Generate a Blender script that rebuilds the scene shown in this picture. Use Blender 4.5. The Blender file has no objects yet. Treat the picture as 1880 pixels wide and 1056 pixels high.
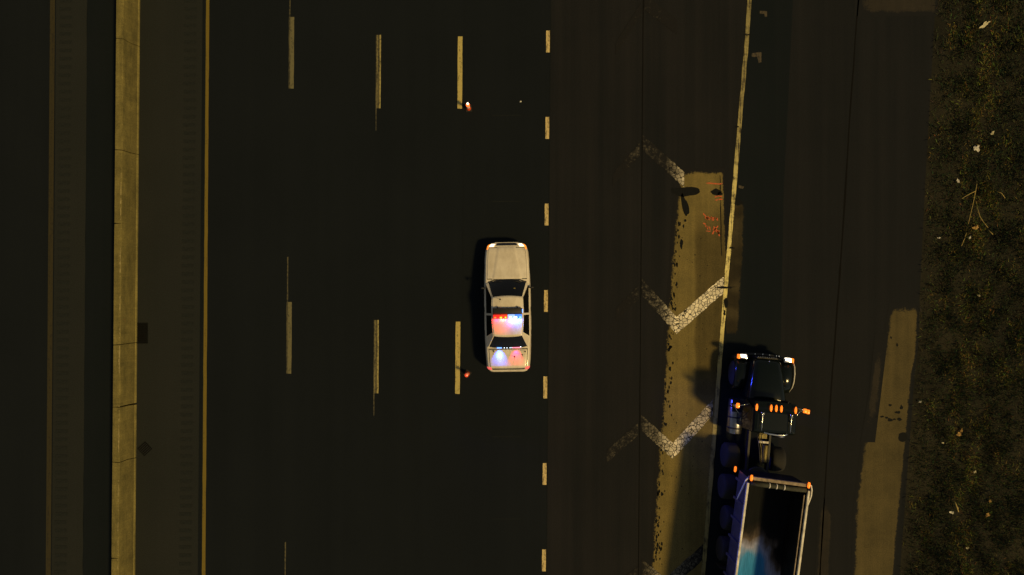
import bpy, bmesh, math, random
import numpy as np
from mathutils import Vector, Matrix, noise as mnoise

random.seed(11)
rng = np.random.default_rng(5)
S = bpy.context.scene
COL = S.collection
R = math.radians
PXM = 43.0            # photo pixels per metre of ground
H = 29.15             # height of the drone over the road

# ------------------------------------------------------------------ camera
cam_d = bpy.data.cameras.new('camera')
cam_d.sensor_width = 36.0
cam_d.lens = 24.0
cam_d.clip_start = 0.1
cam_d.clip_end = 2000.0
cam = bpy.data.objects.new('camera', cam_d)
COL.objects.link(cam)
cam.location = (0, 0, H)
cam.rotation_euler = (0, 0, 0)
S.camera = cam

# ------------------------------------------------------------------ light
SLOPE = Vector((-0.70, 0.42, -1.0))          # how a shadow falls per metre of height
SUN_EL = math.atan2(1.0, math.hypot(SLOPE.x, SLOPE.y))
W = bpy.data.worlds.new('World')
S.world = W
W.use_nodes = True
wn, wl = W.node_tree.nodes, W.node_tree.links
wn.clear()
sky = wn.new('ShaderNodeTexSky')
sky.sky_type = 'NISHITA'
sky.sun_disc = False
sky.sun_elevation = SUN_EL
sky.sun_rotation = math.atan2(-SLOPE.x, -SLOPE.y)
hsv = wn.new('ShaderNodeHueSaturation')
hsv.inputs['Saturation'].default_value = 0.06
tint = wn.new('ShaderNodeMixRGB')
tint.blend_type = 'MULTIPLY'
tint.inputs[0].default_value = 1.0
tint.inputs[2].default_value = (0.90, 0.95, 0.95, 1)
bg = wn.new('ShaderNodeBackground')
bg.inputs['Strength'].default_value = 0.036
wo = wn.new('ShaderNodeOutputWorld')
wl.new(sky.outputs[0], hsv.inputs['Color'])
wl.new(hsv.outputs[0], tint.inputs[1])
wl.new(tint.outputs[0], bg.inputs['Color'])
wl.new(bg.outputs[0], wo.inputs['Surface'])

sun_d = bpy.data.lights.new('sun', 'SUN')
sun_d.energy = 2.6
sun_d.angle = R(6.0)
sun_d.color = (1.0, 0.68, 0.225)
sun = bpy.data.objects.new('sun', sun_d)
COL.objects.link(sun)
sun.rotation_euler = SLOPE.to_track_quat('-Z', 'Y').to_euler()
sun.location = (20, -15, 40)

S.view_settings.view_transform = 'Standard'
S.view_settings.look = 'None'
S.view_settings.gamma = 1.0
S.view_settings.exposure = 0.0
S.view_settings.use_curve_mapping = False
S.render.engine = 'CYCLES'
S.cycles.use_denoising = True
S.cycles.max_bounces = 5
S.cycles.sample_clamp_indirect = 4.0


# ------------------------------------------------------------------ helpers
def PX(px, py, z=0.0):
    """photo pixel -> point at height z of the place"""
    k = PXM * H / (H - z)
    return Vector(((px - 940.0) / k, (528.0 - py) / k, z))


def link(o, parent=None):
    COL.objects.link(o)
    if parent is not None:
        o.parent = parent
    return o


def empty(name, label, cat, loc, rz=0.0, group=None):
    o = bpy.data.objects.new(name, None)
    o.empty_display_size = 0.2
    COL.objects.link(o)
    o.location = loc
    o.rotation_euler = (0, 0, rz)
    tag(o, label, cat, group)
    return o


def tag(o, label=None, cat=None, group=None, kind=None):
    if label:
        o['label'] = label
    if cat:
        o['category'] = cat
    if group:
        o['group'] = group
    if kind:
        o['kind'] = kind
    return o


def mesh_obj(name, verts, faces, mat, parent=None, smooth=False, loc=None):
    m = bpy.data.meshes.new(name)
    m.from_pydata([tuple(v) for v in verts], [], faces)
    m.update()
    if smooth:
        for p in m.polygons:
            p.use_smooth = True
    m.materials.append(mat)
    o = bpy.data.objects.new(name, m)
    link(o, parent)
    if loc is not None:
        o.location = loc
    return o


def bm_obj(name, bm, mat, parent=None, smooth=False, loc=None, rot=None):
    bmesh.ops.recalc_face_normals(bm, faces=bm.faces[:])
    m = bpy.data.meshes.new(name)
    bm.to_mesh(m)
    bm.free()
    if smooth:
        for p in m.polygons:
            p.use_smooth = True
    m.materials.append(mat)
    o = bpy.data.objects.new(name, m)
    link(o, parent)
    if loc is not None:
        o.location = loc
    if rot is not None:
        o.rotation_euler = rot
    return o


def bx(bm, c, s, bev=0.0, rot=None):
    """bevelled box, centre c, full size s"""
    t = bmesh.new()
    bmesh.ops.create_cube(t, size=1.0)
    bmesh.ops.scale(t, vec=s, verts=t.verts[:])
    if bev > 0:
        bmesh.ops.bevel(t, geom=t.edges[:], offset=bev, segments=2, affect='EDGES', profile=0.6)
    if rot is not None:
        bmesh.ops.transform(t, matrix=rot, verts=t.verts[:])
    bmesh.ops.translate(t, vec=c, verts=t.verts[:])
    tm = bpy.data.meshes.new('tmp')
    t.to_mesh(tm)
    t.free()
    bm.from_mesh(tm)
    bpy.data.meshes.remove(tm)
    return bm


def box(name, c, s, mat, parent=None, bev=0.01, smooth=False):
    return bm_obj(name, bx(bmesh.new(), c, s, bev), mat, parent, smooth)


def tube_into(bm, pts, rad, n=8):
    pts = [Vector(p) for p in pts]
    rads = rad if isinstance(rad, (list, tuple)) else [rad] * len(pts)
    rings = []
    up0 = Vector((0, 0, 1))
    for i, p in enumerate(pts):
        a = pts[max(i - 1, 0)]
        b = pts[min(i + 1, len(pts) - 1)]
        d = (b - a).normalized()
        up = up0 if abs(d.dot(up0)) < 0.95 else Vector((1, 0, 0))
        u = d.cross(up).normalized()
        v = d.cross(u).normalized()
        rings.append([bm.verts.new(p + (u * math.cos(2 * math.pi * k / n) + v * math.sin(2 * math.pi * k / n)) * rads[i])
                      for k in range(n)])
    for i in range(len(rings) - 1):
        for k in range(n):
            bm.faces.new((rings[i][k], rings[i][(k + 1) % n], rings[i + 1][(k + 1) % n], rings[i + 1][k]))
    bm.faces.new(rings[0])
    bm.faces.new(rings[-1][::-1])
    return bm


def tube(name, pts, rad, mat, parent=None, n=8):
    return bm_obj(name, tube_into(bmesh.new(), pts, rad, n), mat, parent, True)


def lathe_into(bm, prof, axis='Z', n=24, c=(0, 0, 0)):
    """prof: (radius, height) pairs"""
    c = Vector(c)
    rings = []
    for r, h in prof:
        ring = []
        for k in range(n):
            a = 2 * math.pi * k / n
            p = {'Z': Vector((r * math.cos(a), r * math.sin(a), h)),
                 'X': Vector((h, r * math.cos(a), r * math.sin(a))),
                 'Y': Vector((r * math.cos(a), h, r * math.sin(a)))}[axis]
            ring.append(bm.verts.new(c + p))
        rings.append(ring)
    for i in range(len(rings) - 1):
        for k in range(n):
            bm.faces.new((rings[i][k], rings[i][(k + 1) % n], rings[i + 1][(k + 1) % n], rings[i + 1][k]))
    bm.faces.new(rings[0])
    bm.faces.new(rings[-1][::-1])
    return bm


def lathe(name, prof, mat, parent=None, axis='Z', n=24, c=(0, 0, 0)):
    return bm_obj(name, lathe_into(bmesh.new(), prof, axis, n, c), mat, parent, True)


# ------------------------------------------------------------------ materials
class NT:
    def __init__(self, name):
        self.m = bpy.data.materials.new(name)
        self.m.use_nodes = True
        self.t = self.m.node_tree
        self.n = self.t.nodes
        self.b = self.n['Principled BSDF']
        self.tc = None

    def new(self, kind, **kw):
        x = self.n.new(kind)
        for k, v in kw.items():
            setattr(x, k, v)
        return x

    def lk(self, a, b):
        self.t.links.new(a, b)

    def coord(self, scale=(1, 1, 1), rot=(0, 0, 0)):
        if self.tc is None:
            self.tc = self.new('ShaderNodeTexCoord')
        mp = self.new('ShaderNodeMapping')
        mp.inputs['Scale'].default_value = scale
        mp.inputs['Rotation'].default_value = rot
        self.lk(self.tc.outputs['Object'], mp.inputs['Vector'])
        return mp.outputs[0]

    def noise(self, vec, scale, detail=4.0, rough=0.55, lo=0.3, hi=0.7):
        t = self.new('ShaderNodeTexNoise')
        t.inputs['Scale'].default_value = scale
        t.inputs['Detail'].default_value = detail
        t.inputs['Roughness'].default_value = rough
        self.lk(vec, t.inputs['Vector'])
        r = self.new('ShaderNodeMapRange')
        r.inputs['From Min'].default_value = lo
        r.inputs['From Max'].default_value = hi
        self.lk(t.outputs['Fac'], r.inputs['Value'])
        return r.outputs[0]

    def mix(self, fac, a, b, mode='MIX'):
        x = self.new('ShaderNodeMixRGB', blend_type=mode)
        for sock, v in ((x.inputs[0], fac), (x.inputs[1], a), (x.inputs[2], b)):
            if isinstance(v, (int, float)):
                sock.default_value = v
            elif isinstance(v, (tuple, list)):
                sock.default_value = (*v[:3], 1)
            else:
                self.lk(v, sock)
        return x.outputs[0]

    def math(self, op, a, b=0.0):
        x = self.new('ShaderNodeMath', operation=op)
        for sock, v in ((x.inputs[0], a), (x.inputs[1], b)):
            if isinstance(v, (int, float)):
                sock.default_value = v
            else:
                self.lk(v, sock)
        return x.outputs[0]

    def bump(self, h, strength=0.3, dist=0.01):
        x = self.new('ShaderNodeBump')
        x.inputs['Strength'].default_value = strength
        x.inputs['Distance'].default_value = dist
        self.lk(h, x.inputs['Height'])
        self.lk(x.outputs[0], self.b.inputs['Normal'])

    def done(self, col=None, rough=0.8, metal=0.0, spec=0.5, coat=0.0):
        if col is not None:
            if isinstance(col, (tuple, list)):
                self.b.inputs['Base Color'].default_value = (*col[:3], 1)
            else:
                self.lk(col, self.b.inputs['Base Color'])
        if isinstance(rough, (int, float)):
            self.b.inputs['Roughness'].default_value = rough
        else:
            self.lk(rough, self.b.inputs['Roughness'])
        self.b.inputs['Metallic'].default_value = metal
        self.b.inputs['Specular IOR Level'].default_value = spec
        self.b.inputs['Coat Weight'].default_value = coat
        self.b.inputs['Coat Roughness'].default_value = 0.08
        return self.m


def m_pave(name, a, b, streak=1.2, streak_amt=0.6, grain=0.4, rough=0.95, spec=0.22, blotch=0.5):
    """asphalt or worn concrete: lengthwise wheel streaks, blotches and grain between tones a and b"""
    t = NT(name)
    c = t.coord()
    cs = t.coord((1.0, 0.018, 1.0))
    s = t.noise(cs, streak, 6, 0.65)
    bl = t.noise(c, 0.22, 5, 0.6)
    f = t.math('ADD', t.math('MULTIPLY', s, streak_amt), t.math('MULTIPLY', bl, blotch))
    f = t.math('MULTIPLY', f, 1.0 / max(streak_amt + blotch, 0.01))
    col = t.mix(f, a, b)
    g = t.noise(c, 26, 3, 0.7, 0.25, 0.75)
    gr = t.mix(g, (1 - grain,) * 3, (1 + grain,) * 3)
    col = t.mix(1.0, col, gr, 'MULTIPLY')
    t.bump(t.noise(c, 55, 2, 0.6, 0, 1), 0.25, 0.006)
    return t.done(col, rough, 0, spec)


def m_slab(name, a, b, under):
    """bare concrete: mottled, stained, its rim crumbling into the asphalt ('edge'), traffic film where 'film' says"""
    t = NT(name)
    c = t.coord()
    st = t.noise(t.coord((1.0, 0.02, 1.0)), 2.2, 6, 0.65)
    bl = t.noise(c, 0.9, 8, 0.72)
    f = t.math('ADD', t.math('MULTIPLY', st, 0.5), t.math('MULTIPLY', bl, 0.5))
    col = t.mix(f, a, b)
    col = t.mix(1.0, col, t.mix(t.noise(c, 24, 3, 0.75, 0.2, 0.8), (0.55,) * 3, (1.4,) * 3), 'MULTIPLY')
    fa = t.new('ShaderNodeAttribute', attribute_name='film')
    col = t.mix(1.0, col, t.mix(fa.outputs['Fac'], (1, 1, 1), (0.52, 0.52, 0.55)), 'MULTIPLY')
    ea = t.new('ShaderNodeAttribute', attribute_name='edge')
    n = t.math('ADD', t.math('MULTIPLY', t.noise(c, 2.6, 7, 0.75, 0.25, 0.75), 0.62), t.math('MULTIPLY', t.noise(c, 16, 4, 0.7, 0.25, 0.75), 0.38))
    v = t.math('ADD', ea.outputs['Fac'], t.math('MULTIPLY', t.math('SUBTRACT', n, 0.5), 0.95))
    r = t.new('ShaderNodeMapRange')
    r.inputs['From Min'].default_value = 0.40
    r.inputs['From Max'].default_value = 0.62
    t.lk(v, r.inputs['Value'])
    col = t.mix(r.outputs[0], under, col)
    t.bump(t.noise(c, 55, 2, 0.6, 0, 1), 0.3, 0.006)
    return t.done(col, 0.93, 0, 0.22)


def m_paint(name, col, under, wear=0.4, stripe=False, scale=9.0, cover=1.0, attr=None):
    """road paint worn down to the surface under it"""
    t = NT(name)
    c = t.coord()
    n1 = t.noise(c, scale, 8, 0.75, 0.30, 0.70)
    n2 = t.noise(t.coord((1, 0.05, 1)), 14, 4, 0.6, 0.3, 0.7)
    f = t.math('ADD', t.math('MULTIPLY', n1, 0.6), t.math('MULTIPLY', n2, 0.4))
    r = t.new('ShaderNodeMapRange')
    r.inputs['From Min'].default_value = wear - 0.14
    r.inputs['From Max'].default_value = wear + 0.14
    t.lk(f, r.inputs['Value'])
    fac = r.outputs[0]
    if stripe:      # middle of the dash worn by tyres
        sx = t.new('ShaderNodeSeparateXYZ')
        t.lk(t.tc.outputs['Object'], sx.inputs[0])
        d = t.math('ABSOLUTE', sx.outputs[0])
        k = t.new('ShaderNodeMapRange')
        k.inputs['From Min'].default_value = 0.025
        k.inputs['From Max'].default_value = 0.075
        k.inputs['To Min'].default_value = 0.22
        t.lk(d, k.inputs['Value'])
        fac = t.math('MULTIPLY', fac, k.outputs[0])
    if attr:
        at = t.new('ShaderNodeAttribute', attribute_name=attr)
        fac = t.math('MULTIPLY', fac, t.math('SUBTRACT', 1.0, at.outputs['Fac']))
    if cover < 1.0:
        fac = t.math('MULTIPLY', fac, cover)
    fine = t.noise(c, 40, 3, 0.7, 0.2, 0.8)
    pc = t.mix(fine, tuple(v * 0.72 for v in col), tuple(min(1, v * 1.15) for v in col))
    cc = t.mix(fac, under, pc)
    t.bump(fac, 0.3, 0.004)
    return t.done(cc, 0.65, 0, 0.4)


def m_crazed(name, col, crack, scale=6.5, attr='wear'):
    """old thermoplastic paint crazed into small plates; the mesh attribute says where traffic has worn it off"""
    t = NT(name)
    c = t.coord()
    wob = t.new('ShaderNodeTexNoise')
    wob.inputs['Scale'].default_value = 5.0
    t.lk(c, wob.inputs['Vector'])
    v2 = t.mix(0.10, c, wob.outputs['Color'], 'ADD')
    vo = t.new('ShaderNodeTexVoronoi', feature='DISTANCE_TO_EDGE')
    vo.inputs['Scale'].default_value = scale
    t.lk(v2, vo.inputs['Vector'])
    r = t.new('ShaderNodeMapRange')
    r.inputs['From Min'].default_value = 0.035
    r.inputs['From Max'].default_value = 0.085
    t.lk(vo.outputs['Distance'], r.inputs['Value'])
    cell = t.new('ShaderNodeTexVoronoi', feature='F1')
    cell.inputs['Scale'].default_value = scale
    t.lk(v2, cell.inputs['Vector'])
    sep = t.new('ShaderNodeSeparateColor')
    t.lk(cell.outputs['Color'], sep.inputs[0])
    at = t.new('ShaderNodeAttribute', attribute_name=attr)
    n = t.noise(c, 5, 6, 0.7, 0.25, 0.75)
    keep = t.math('SUBTRACT', t.math('ADD', 1.0, t.math('MULTIPLY', t.math('SUBTRACT', n, 0.5), 0.55)), at.outputs['Fac'])
    kr = t.new('ShaderNodeMapRange')
    kr.inputs['From Min'].default_value = 0.20
    kr.inputs['From Max'].default_value = 0.85
    t.lk(keep, kr.inputs['Value'])
    plate = t.mix(sep.outputs[0], tuple(v * 0.55 for v in col), col)
    f = t.math('MULTIPLY', r.outputs[0], kr.outputs[0])
    dull = t.math('SUBTRACT', 1.0, t.math('MULTIPLY', at.outputs['Fac'], 0.90))
    plate = t.mix(1.0, plate, t.mix(dull, (0.0, 0.0, 0.0), (1.0, 1.0, 1.0)), 'MULTIPLY')
    cc = t.mix(f, crack, plate)
    t.bump(r.outputs[0], 0.6, 0.006)
    return t.done(cc, 0.9, 0, 0.22)


def m_simple(name, col, rough=0.6, metal=0.0, spec=0.5, coat=0.0, vary=0.25, scale=12.0):
    t = NT(name)
    n = t.noise(t.coord(), scale, 5, 0.6)
    cc = t.mix(n, tuple(v * (1 - vary) for v in col), tuple(min(1, v * (1 + vary)) for v in col))
    return t.done(cc, rough, metal, spec, coat)


def m_lamp(name, col, strength, base=None):
    t = NT(name)
    t.b.inputs['Emission Color'].default_value = (*col, 1)
    t.b.inputs['Emission Strength'].default_value = strength
    return t.done(base or col, 0.3)


ASPH = (0.007, 0.0100, 0.0130)
M = {}
M['lane'] = m_pave('fresh_dimmed_asphalt', (0.0030, 0.0055, 0.0085), (0.0060, 0.0090, 0.0125), 1.0, grain=0.5)  # fresh and dark; street-light fall-off is put into this tone too
M['right_lane'] = m_pave('brown_asphalt', (0.0042, 0.0062, 0.0085), (0.0150, 0.0150, 0.0170), 1.7, 1.0, grain=0.55)
M['shoulder'] = m_pave('grey_asphalt', (0.0120, 0.0150, 0.0150), (0.0185, 0.0210, 0.0205), 0.8, 0.4, grain=0.5)
M['gutter'] = m_pave('sealed_asphalt_and_shade', (0.0020, 0.0055, 0.0085), (0.0055, 0.0085, 0.0115), 1.4, grain=0.5)  # also colours the strip painted for the barrier's shadow
M['ramp'] = m_pave('ramp_asphalt', (0.0045, 0.0065, 0.0090), (0.0120, 0.0130, 0.0155), 1.5, 0.9, grain=0.55)
M['gore_slab'] = m_pave('exposed_concrete', (0.085, 0.078, 0.040), (0.190, 0.158, 0.076), 2.2, 0.9, 0.45, 0.9, 0.25, 0.7)
M['slab_sheet'] = m_slab('crumbling_concrete', (0.088, 0.074, 0.027), (0.232, 0.180, 0.062), (0.0095, 0.0100, 0.0118))
M['slab2_sheet'] = m_slab('crumbling_shoulder_concrete', (0.044, 0.038, 0.018), (0.118, 0.094, 0.040), (0.0085, 0.0098, 0.0122))
M['slab_dark'] = m_pave('traffic_film_concrete', (0.052, 0.047, 0.027), (0.105, 0.090, 0.046), 2.6, 0.8, 0.45, 0.9, 0.25, 0.8)
M['shoulder_slab'] = m_pave('worn_concrete', (0.045, 0.041, 0.026), (0.100, 0.086, 0.048), 2.0, 0.6, 0.4, 0.9, 0.25, 0.8)
M['tar'] = m_simple('tar', (0.005, 0.006, 0.007), 0.9, spec=0.2, vary=0.3)
M['seam'] = m_simple('joint_sealant', (0.003, 0.003, 0.003), 0.9, spec=0.15, vary=0.3)
M['groove'] = m_simple('groove_dirt', (0.0125, 0.0155, 0.0158), 0.95, spec=0.2, vary=0.3)
M['lane_seam'] = m_simple('lane_seam_tar', (0.005, 0.0075, 0.010), 0.95, spec=0.2, vary=0.3)
M['dash_faded'] = m_paint('faded_white_paint', (0.15, 0.14, 0.07), ASPH, 0.34)
M['dash_stripe'] = m_paint('tyre_worn_white_paint', (0.42, 0.36, 0.13), ASPH, 0.42, stripe=True)
M['dash'] = m_paint('white_road_paint', (0.50, 0.42, 0.14), (0.05, 0.045, 0.02), 0.33)
M['dash_short'] = m_paint('bright_white_road_paint', (0.64, 0.51, 0.23), (0.05, 0.04, 0.02), 0.38)
M['thin'] = m_paint('thin_white_line', (0.10, 0.09, 0.045), ASPH, 0.45)
M['yellow'] = m_paint('yellow_road_paint', (0.165, 0.122, 0.012), (0.05, 0.035, 0.01), 0.25)
M['yellow_dim'] = m_paint('dirty_yellow_paint', (0.034, 0.028, 0.007), (0.012, 0.010, 0.005), 0.35)
M['gore_line'] = m_paint('worn_shaded_gore_paint', (0.80, 0.70, 0.27), (0.05, 0.042, 0.020), 0.44, scale=2.2, attr='wear')
M['chevron'] = m_crazed('crazed_paint', (0.97, 0.89, 0.68), (0.0092, 0.0095, 0.0108))
M['remnant'] = m_paint('paint_remnant', (0.07, 0.055, 0.03), (0.014, 0.012, 0.010), 0.45)
M['orange_spray'] = m_paint('orange_spray_paint', (0.62, 0.105, 0.02), (0.12, 0.09, 0.04), 0.42, scale=14)

# concrete of the median barrier: rain streaks, tyre scuffs
t = NT('barrier_concrete')
c = t.coord()
f = t.math('ADD', t.math('MULTIPLY', t.noise(t.coord((4, 0.5, 2)), 1.1, 8, 0.7), 0.6), t.math('MULTIPLY', t.noise(c, 2.2, 6, 0.7), 0.4))
cc = t.mix(f, (0.085, 0.078, 0.026), (0.40, 0.335, 0.105))
cc = t.mix(1.0, cc, t.mix(t.noise(c, 22, 4, 0.7, 0.2, 0.8), (0.55,) * 3, (1.4,) * 3), 'MULTIPLY')
sz = t.new('ShaderNodeSeparateXYZ')
t.lk(t.tc.outputs['Object'], sz.inputs[0])
zr = t.new('ShaderNodeValToRGB')        # tyre scuffs on the sloping foot, cleaner kerb face
e = zr.color_ramp.elements
e[0].position = 0.0; e[0].color = (1, 1, 1, 1)
e[1].position = 1.0; e[1].color = (.72, .72, .72, 1)
for p_, g_ in ((.115, 1.0), (.14, .40), (.34, .45), (.39, .62), (.86, .75)):
    q = e.new(p_); q.color = (g_, g_, g_, 1)
t.lk(sz.outputs[2], zr.inputs[0])
cc = t.mix(1.0, cc, zr.outputs[0], 'MULTIPLY')
tl_ = t.noise(t.coord((0.3, 9, 0.3)), 1.6, 6, 0.75, 0.35, 0.7)
cc = t.mix(t.math('MULTIPLY', tl_, 0.35), cc, (0.06, 0.052, 0.02))
t.bump(t.noise(c, 18, 6, 0.7, 0, 1), 0.5, 0.015)
M['barrier'] = t.done(cc, 0.9, 0, 0.3)
M['barrier_chip'] = m_simple('chipped_concrete', (0.30, 0.25, 0.11), 0.9, vary=0.5, scale=5)

# car paint with road dust
t = NT('white_car_paint')
c = t.coord()
dirt = t.noise(t.coord((1, 0.45, 1)), 2.3, 7, 0.72, 0.35, 0.75)
cc = t.mix(dirt, (0.80, 0.74, 0.64), (0.52, 0.46, 0.36))
speck = t.noise(c, 38, 3, 0.8, 0.60, 0.78)
cc = t.mix(speck, cc, (0.42, 0.36, 0.27))
M['car_white'] = t.done(cc, 0.42, 0, 0.5, 0.35)
M['gap'] = m_simple('panel_gap_rubber', (0.02, 0.02, 0.02), 0.8)
M['glass'] = m_simple('dark_window_glass', (0.004, 0.004, 0.005), 0.06, 0, 0.45, vary=0.1)
M['black'] = m_simple('black_plastic', (0.010, 0.010, 0.011), 0.5, vary=0.2)
M['rubber'] = m_simple('tyre_rubber', (0.012, 0.012, 0.012), 0.85, vary=0.25)
M['chrome'] = m_simple('chrome', (0.62, 0.62, 0.60), 0.18, 1.0, vary=0.08)
M['grille'] = m_simple('grille_black', (0.012, 0.013, 0.022), 0.25, 0, 0.8)
M['hot'] = m_lamp('headlamp_light', (1.0, 0.86, 0.66), 2.6)
M['lens_glow'] = m_lamp('headlamp_lens', (1.0, 0.72, 0.42), 0.75)
M['amber'] = m_lamp('amber_light', (1.0, 0.24, 0.015), 1.3)
M['amber_hot'] = m_lamp('amber_light_bright', (1.0, 0.20, 0.012), 1.35)
M['red_tail'] = m_lamp('tail_lamp', (1.0, 0.16, 0.14), 0.7, (0.6, 0.1, 0.09))
M['red_led'] = m_lamp('red_beacon', (1.0, 0.12, 0.02), 2.4)
M['orange_led'] = m_lamp('orange_beacon', (1.0, 0.30, 0.02), 3.2)
M['white_led'] = m_lamp('white_beacon', (0.70, 0.84, 1.0), 4.0)
M['blue_led'] = m_lamp('blue_beacon', (0.10, 0.28, 1.0), 4.0)
M['pink_led'] = m_lamp('pink_beacon', (1.0, 0.18, 0.30), 2.2)
M['red_glow'] = m_lamp('red_spill_glow', (1.0, .030, .018), .80, (.3, .01, .01))
M['orange_glow'] = m_lamp('orange_spill_glow', (1.0, .06, .02), .9, (.3, .02, .01))
M['white_glow'] = m_lamp('white_spill_glow', (.36, .55, 1.0), 1.15, (.1, .15, .3))
M['blue_glow'] = m_lamp('blue_spill_glow', (.10, .30, 1.0), 1.1, (.02, .05, .3))
M['red_lens'] = m_simple('red_lens', (0.12, 0.008, 0.006), 0.15, 0, 0.5)
M['blue_lens'] = m_simple('blue_lens', (0.006, 0.012, 0.10), 0.15, 0, 0.5)
M['truck_paint'] = m_simple('dark_green_truck_paint', (0.0035, 0.0062, 0.0048), 0.13, 0, 0.30, vary=0.2)
M['truck_frame'] = m_simple('black_frame_steel', (0.008, 0.008, 0.008), 0.6, vary=0.3)
M['deck'] = m_simple('worn_yellow_deck_plate', (0.16, 0.13, 0.035), 0.5, 0.3, vary=0.6, scale=9)
M['tank'] = m_simple('polished_tank', (0.30, 0.31, 0.34), 0.3, 1.0, vary=0.2)
M['trailer_side'] = m_simple('trailer_side_aluminium', (0.15, 0.15, 0.17), 0.45, 0.6, vary=0.25, scale=4)
M['rail'] = m_simple('worn_white_rail', (0.60, 0.58, 0.52), 0.5, vary=0.45, scale=3.0)
M['rail_front'] = m_simple('dusty_front_rail', (0.24, 0.18, 0.12), 0.6, vary=0.6, scale=6)
M['white_tube'] = m_simple('white_tube', (0.75, 0.73, 0.70), 0.4, vary=0.1)
M['tarp'] = m_simple('dark_green_tarp', (0.03, 0.032, 0.02), 0.8, vary=0.6, scale=9)
# inside of the dump bed: dark floor with a blue-white reflected glow painted in
t = NT('bed_metal_glow')
c = t.coord()
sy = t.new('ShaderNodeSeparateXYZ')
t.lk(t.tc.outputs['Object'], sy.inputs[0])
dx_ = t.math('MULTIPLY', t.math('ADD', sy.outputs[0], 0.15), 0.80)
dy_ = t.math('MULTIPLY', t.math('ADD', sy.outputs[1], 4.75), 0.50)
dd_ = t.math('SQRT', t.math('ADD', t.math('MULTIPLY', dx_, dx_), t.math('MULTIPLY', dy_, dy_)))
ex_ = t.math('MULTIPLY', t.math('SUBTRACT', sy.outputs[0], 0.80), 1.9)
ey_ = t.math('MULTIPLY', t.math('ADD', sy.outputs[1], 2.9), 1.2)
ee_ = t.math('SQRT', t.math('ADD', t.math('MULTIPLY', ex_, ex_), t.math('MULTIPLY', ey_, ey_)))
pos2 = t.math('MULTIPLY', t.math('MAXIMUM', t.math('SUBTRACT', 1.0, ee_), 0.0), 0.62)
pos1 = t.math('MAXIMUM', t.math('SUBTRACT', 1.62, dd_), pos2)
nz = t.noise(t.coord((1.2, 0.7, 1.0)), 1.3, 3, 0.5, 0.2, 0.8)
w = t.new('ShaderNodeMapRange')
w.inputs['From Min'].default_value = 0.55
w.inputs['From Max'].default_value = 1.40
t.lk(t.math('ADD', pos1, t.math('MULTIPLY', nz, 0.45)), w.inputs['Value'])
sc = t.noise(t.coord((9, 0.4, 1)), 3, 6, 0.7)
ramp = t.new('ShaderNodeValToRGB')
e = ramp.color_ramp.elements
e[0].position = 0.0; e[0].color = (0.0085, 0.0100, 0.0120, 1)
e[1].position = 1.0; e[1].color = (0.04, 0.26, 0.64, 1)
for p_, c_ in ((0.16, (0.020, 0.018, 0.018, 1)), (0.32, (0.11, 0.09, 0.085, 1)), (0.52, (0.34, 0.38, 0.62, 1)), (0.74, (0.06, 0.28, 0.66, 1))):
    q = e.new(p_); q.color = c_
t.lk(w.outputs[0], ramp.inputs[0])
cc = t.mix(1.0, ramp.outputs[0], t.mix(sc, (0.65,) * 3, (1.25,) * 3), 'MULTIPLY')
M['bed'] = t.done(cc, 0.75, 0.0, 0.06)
M['bed_wall'] = m_simple('bed_wall_metal', (0.014, 0.014, 0.014), 0.5, 0.0, spec=0.10, vary=0.6, scale=3)
M['cone'] = m_simple('orange_cone', (0.70, 0.09, 0.012), 0.6, vary=0.15)
M['collar'] = m_simple('white_reflective_collar', (0.70, 0.68, 0.62), 0.5, vary=0.1)
M['iron'] = m_simple('cast_iron', (0.004, 0.005, 0.005), 0.8, spec=0.12, vary=0.3)
M['paper'] = m_simple('dirty_paper', (0.58, 0.54, 0.36), 0.85, vary=0.25, scale=20)
M['paper_tan'] = m_simple('tan_paper', (0.42, 0.26, 0.08), 0.85, vary=0.3, scale=20)
M['plastic'] = m_simple('pale_plastic', (0.60, 0.58, 0.50), 0.4, vary=0.2, scale=20)
M['twig'] = m_simple('dry_twig', (0.42, 0.32, 0.10), 0.9, vary=0.3)


# ------------------------------------------------------------------ road surface
YT, YB = -2600.0, 3656.0       # photo rows the road runs on to, up and down


def row_x(ctrl, py):
    """x pixel on a line through (py, px) control points"""
    if py <= ctrl[0][0]:
        a, b = ctrl[0], ctrl[1]
    elif py >= ctrl[-1][0]:
        a, b = ctrl[-2], ctrl[-1]
    else:
        for a, b in zip(ctrl, ctrl[1:]):
            if a[0] <= py <= b[0]:
                break
    k = (py - a[0]) / (b[0] - a[0])
    if py < ctrl[0][0] or py > ctrl[-1][0]:
        far = ctrl[0] if py < ctrl[0][0] else ctrl[-1]
        return far[1] + (py - far[0]) * (-0.006 if abs(b[1] - a[1]) / (b[0] - a[0]) < 0.02 else (b[1] - a[1]) / (b[0] - a[0]))
    return a[1] + (b[1] - a[1]) * k


def band(name, left, right, z, mat, y0=YT, y1=YB, rag=0.0, parent=None, step=None, seed=0):
    """a sheet of road between two lines; rag makes its edges uneven"""
    ys = sorted(set([y0, y1] + [p[0] for p in left + right if y0 < p[0] < y1]
                    + ([y0 + i * step for i in range(1, int((y1 - y0) / step))] if step else [])))
    v, f = [], []
    for py in ys:
        for k, c in enumerate((left, right)):
            x = row_x(c, py)
            if rag:
                x += rag * (mnoise.noise(Vector((py * 0.035, seed + k * 7.3, 0))) + 0.6 * mnoise.noise(Vector((py * 0.15, seed + k * 3.1, 4))))
            v.append(PX(x, py) + Vector((0, 0, z)))
    for i in range(len(ys) - 1):
        a = 2 * i
        f.append((a, a + 2, a + 3, a + 1))
    return mesh_obj(name, v, f, mat, parent)


def L(a, b):
    return [(0.0, a), (1056.0, b)]


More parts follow.
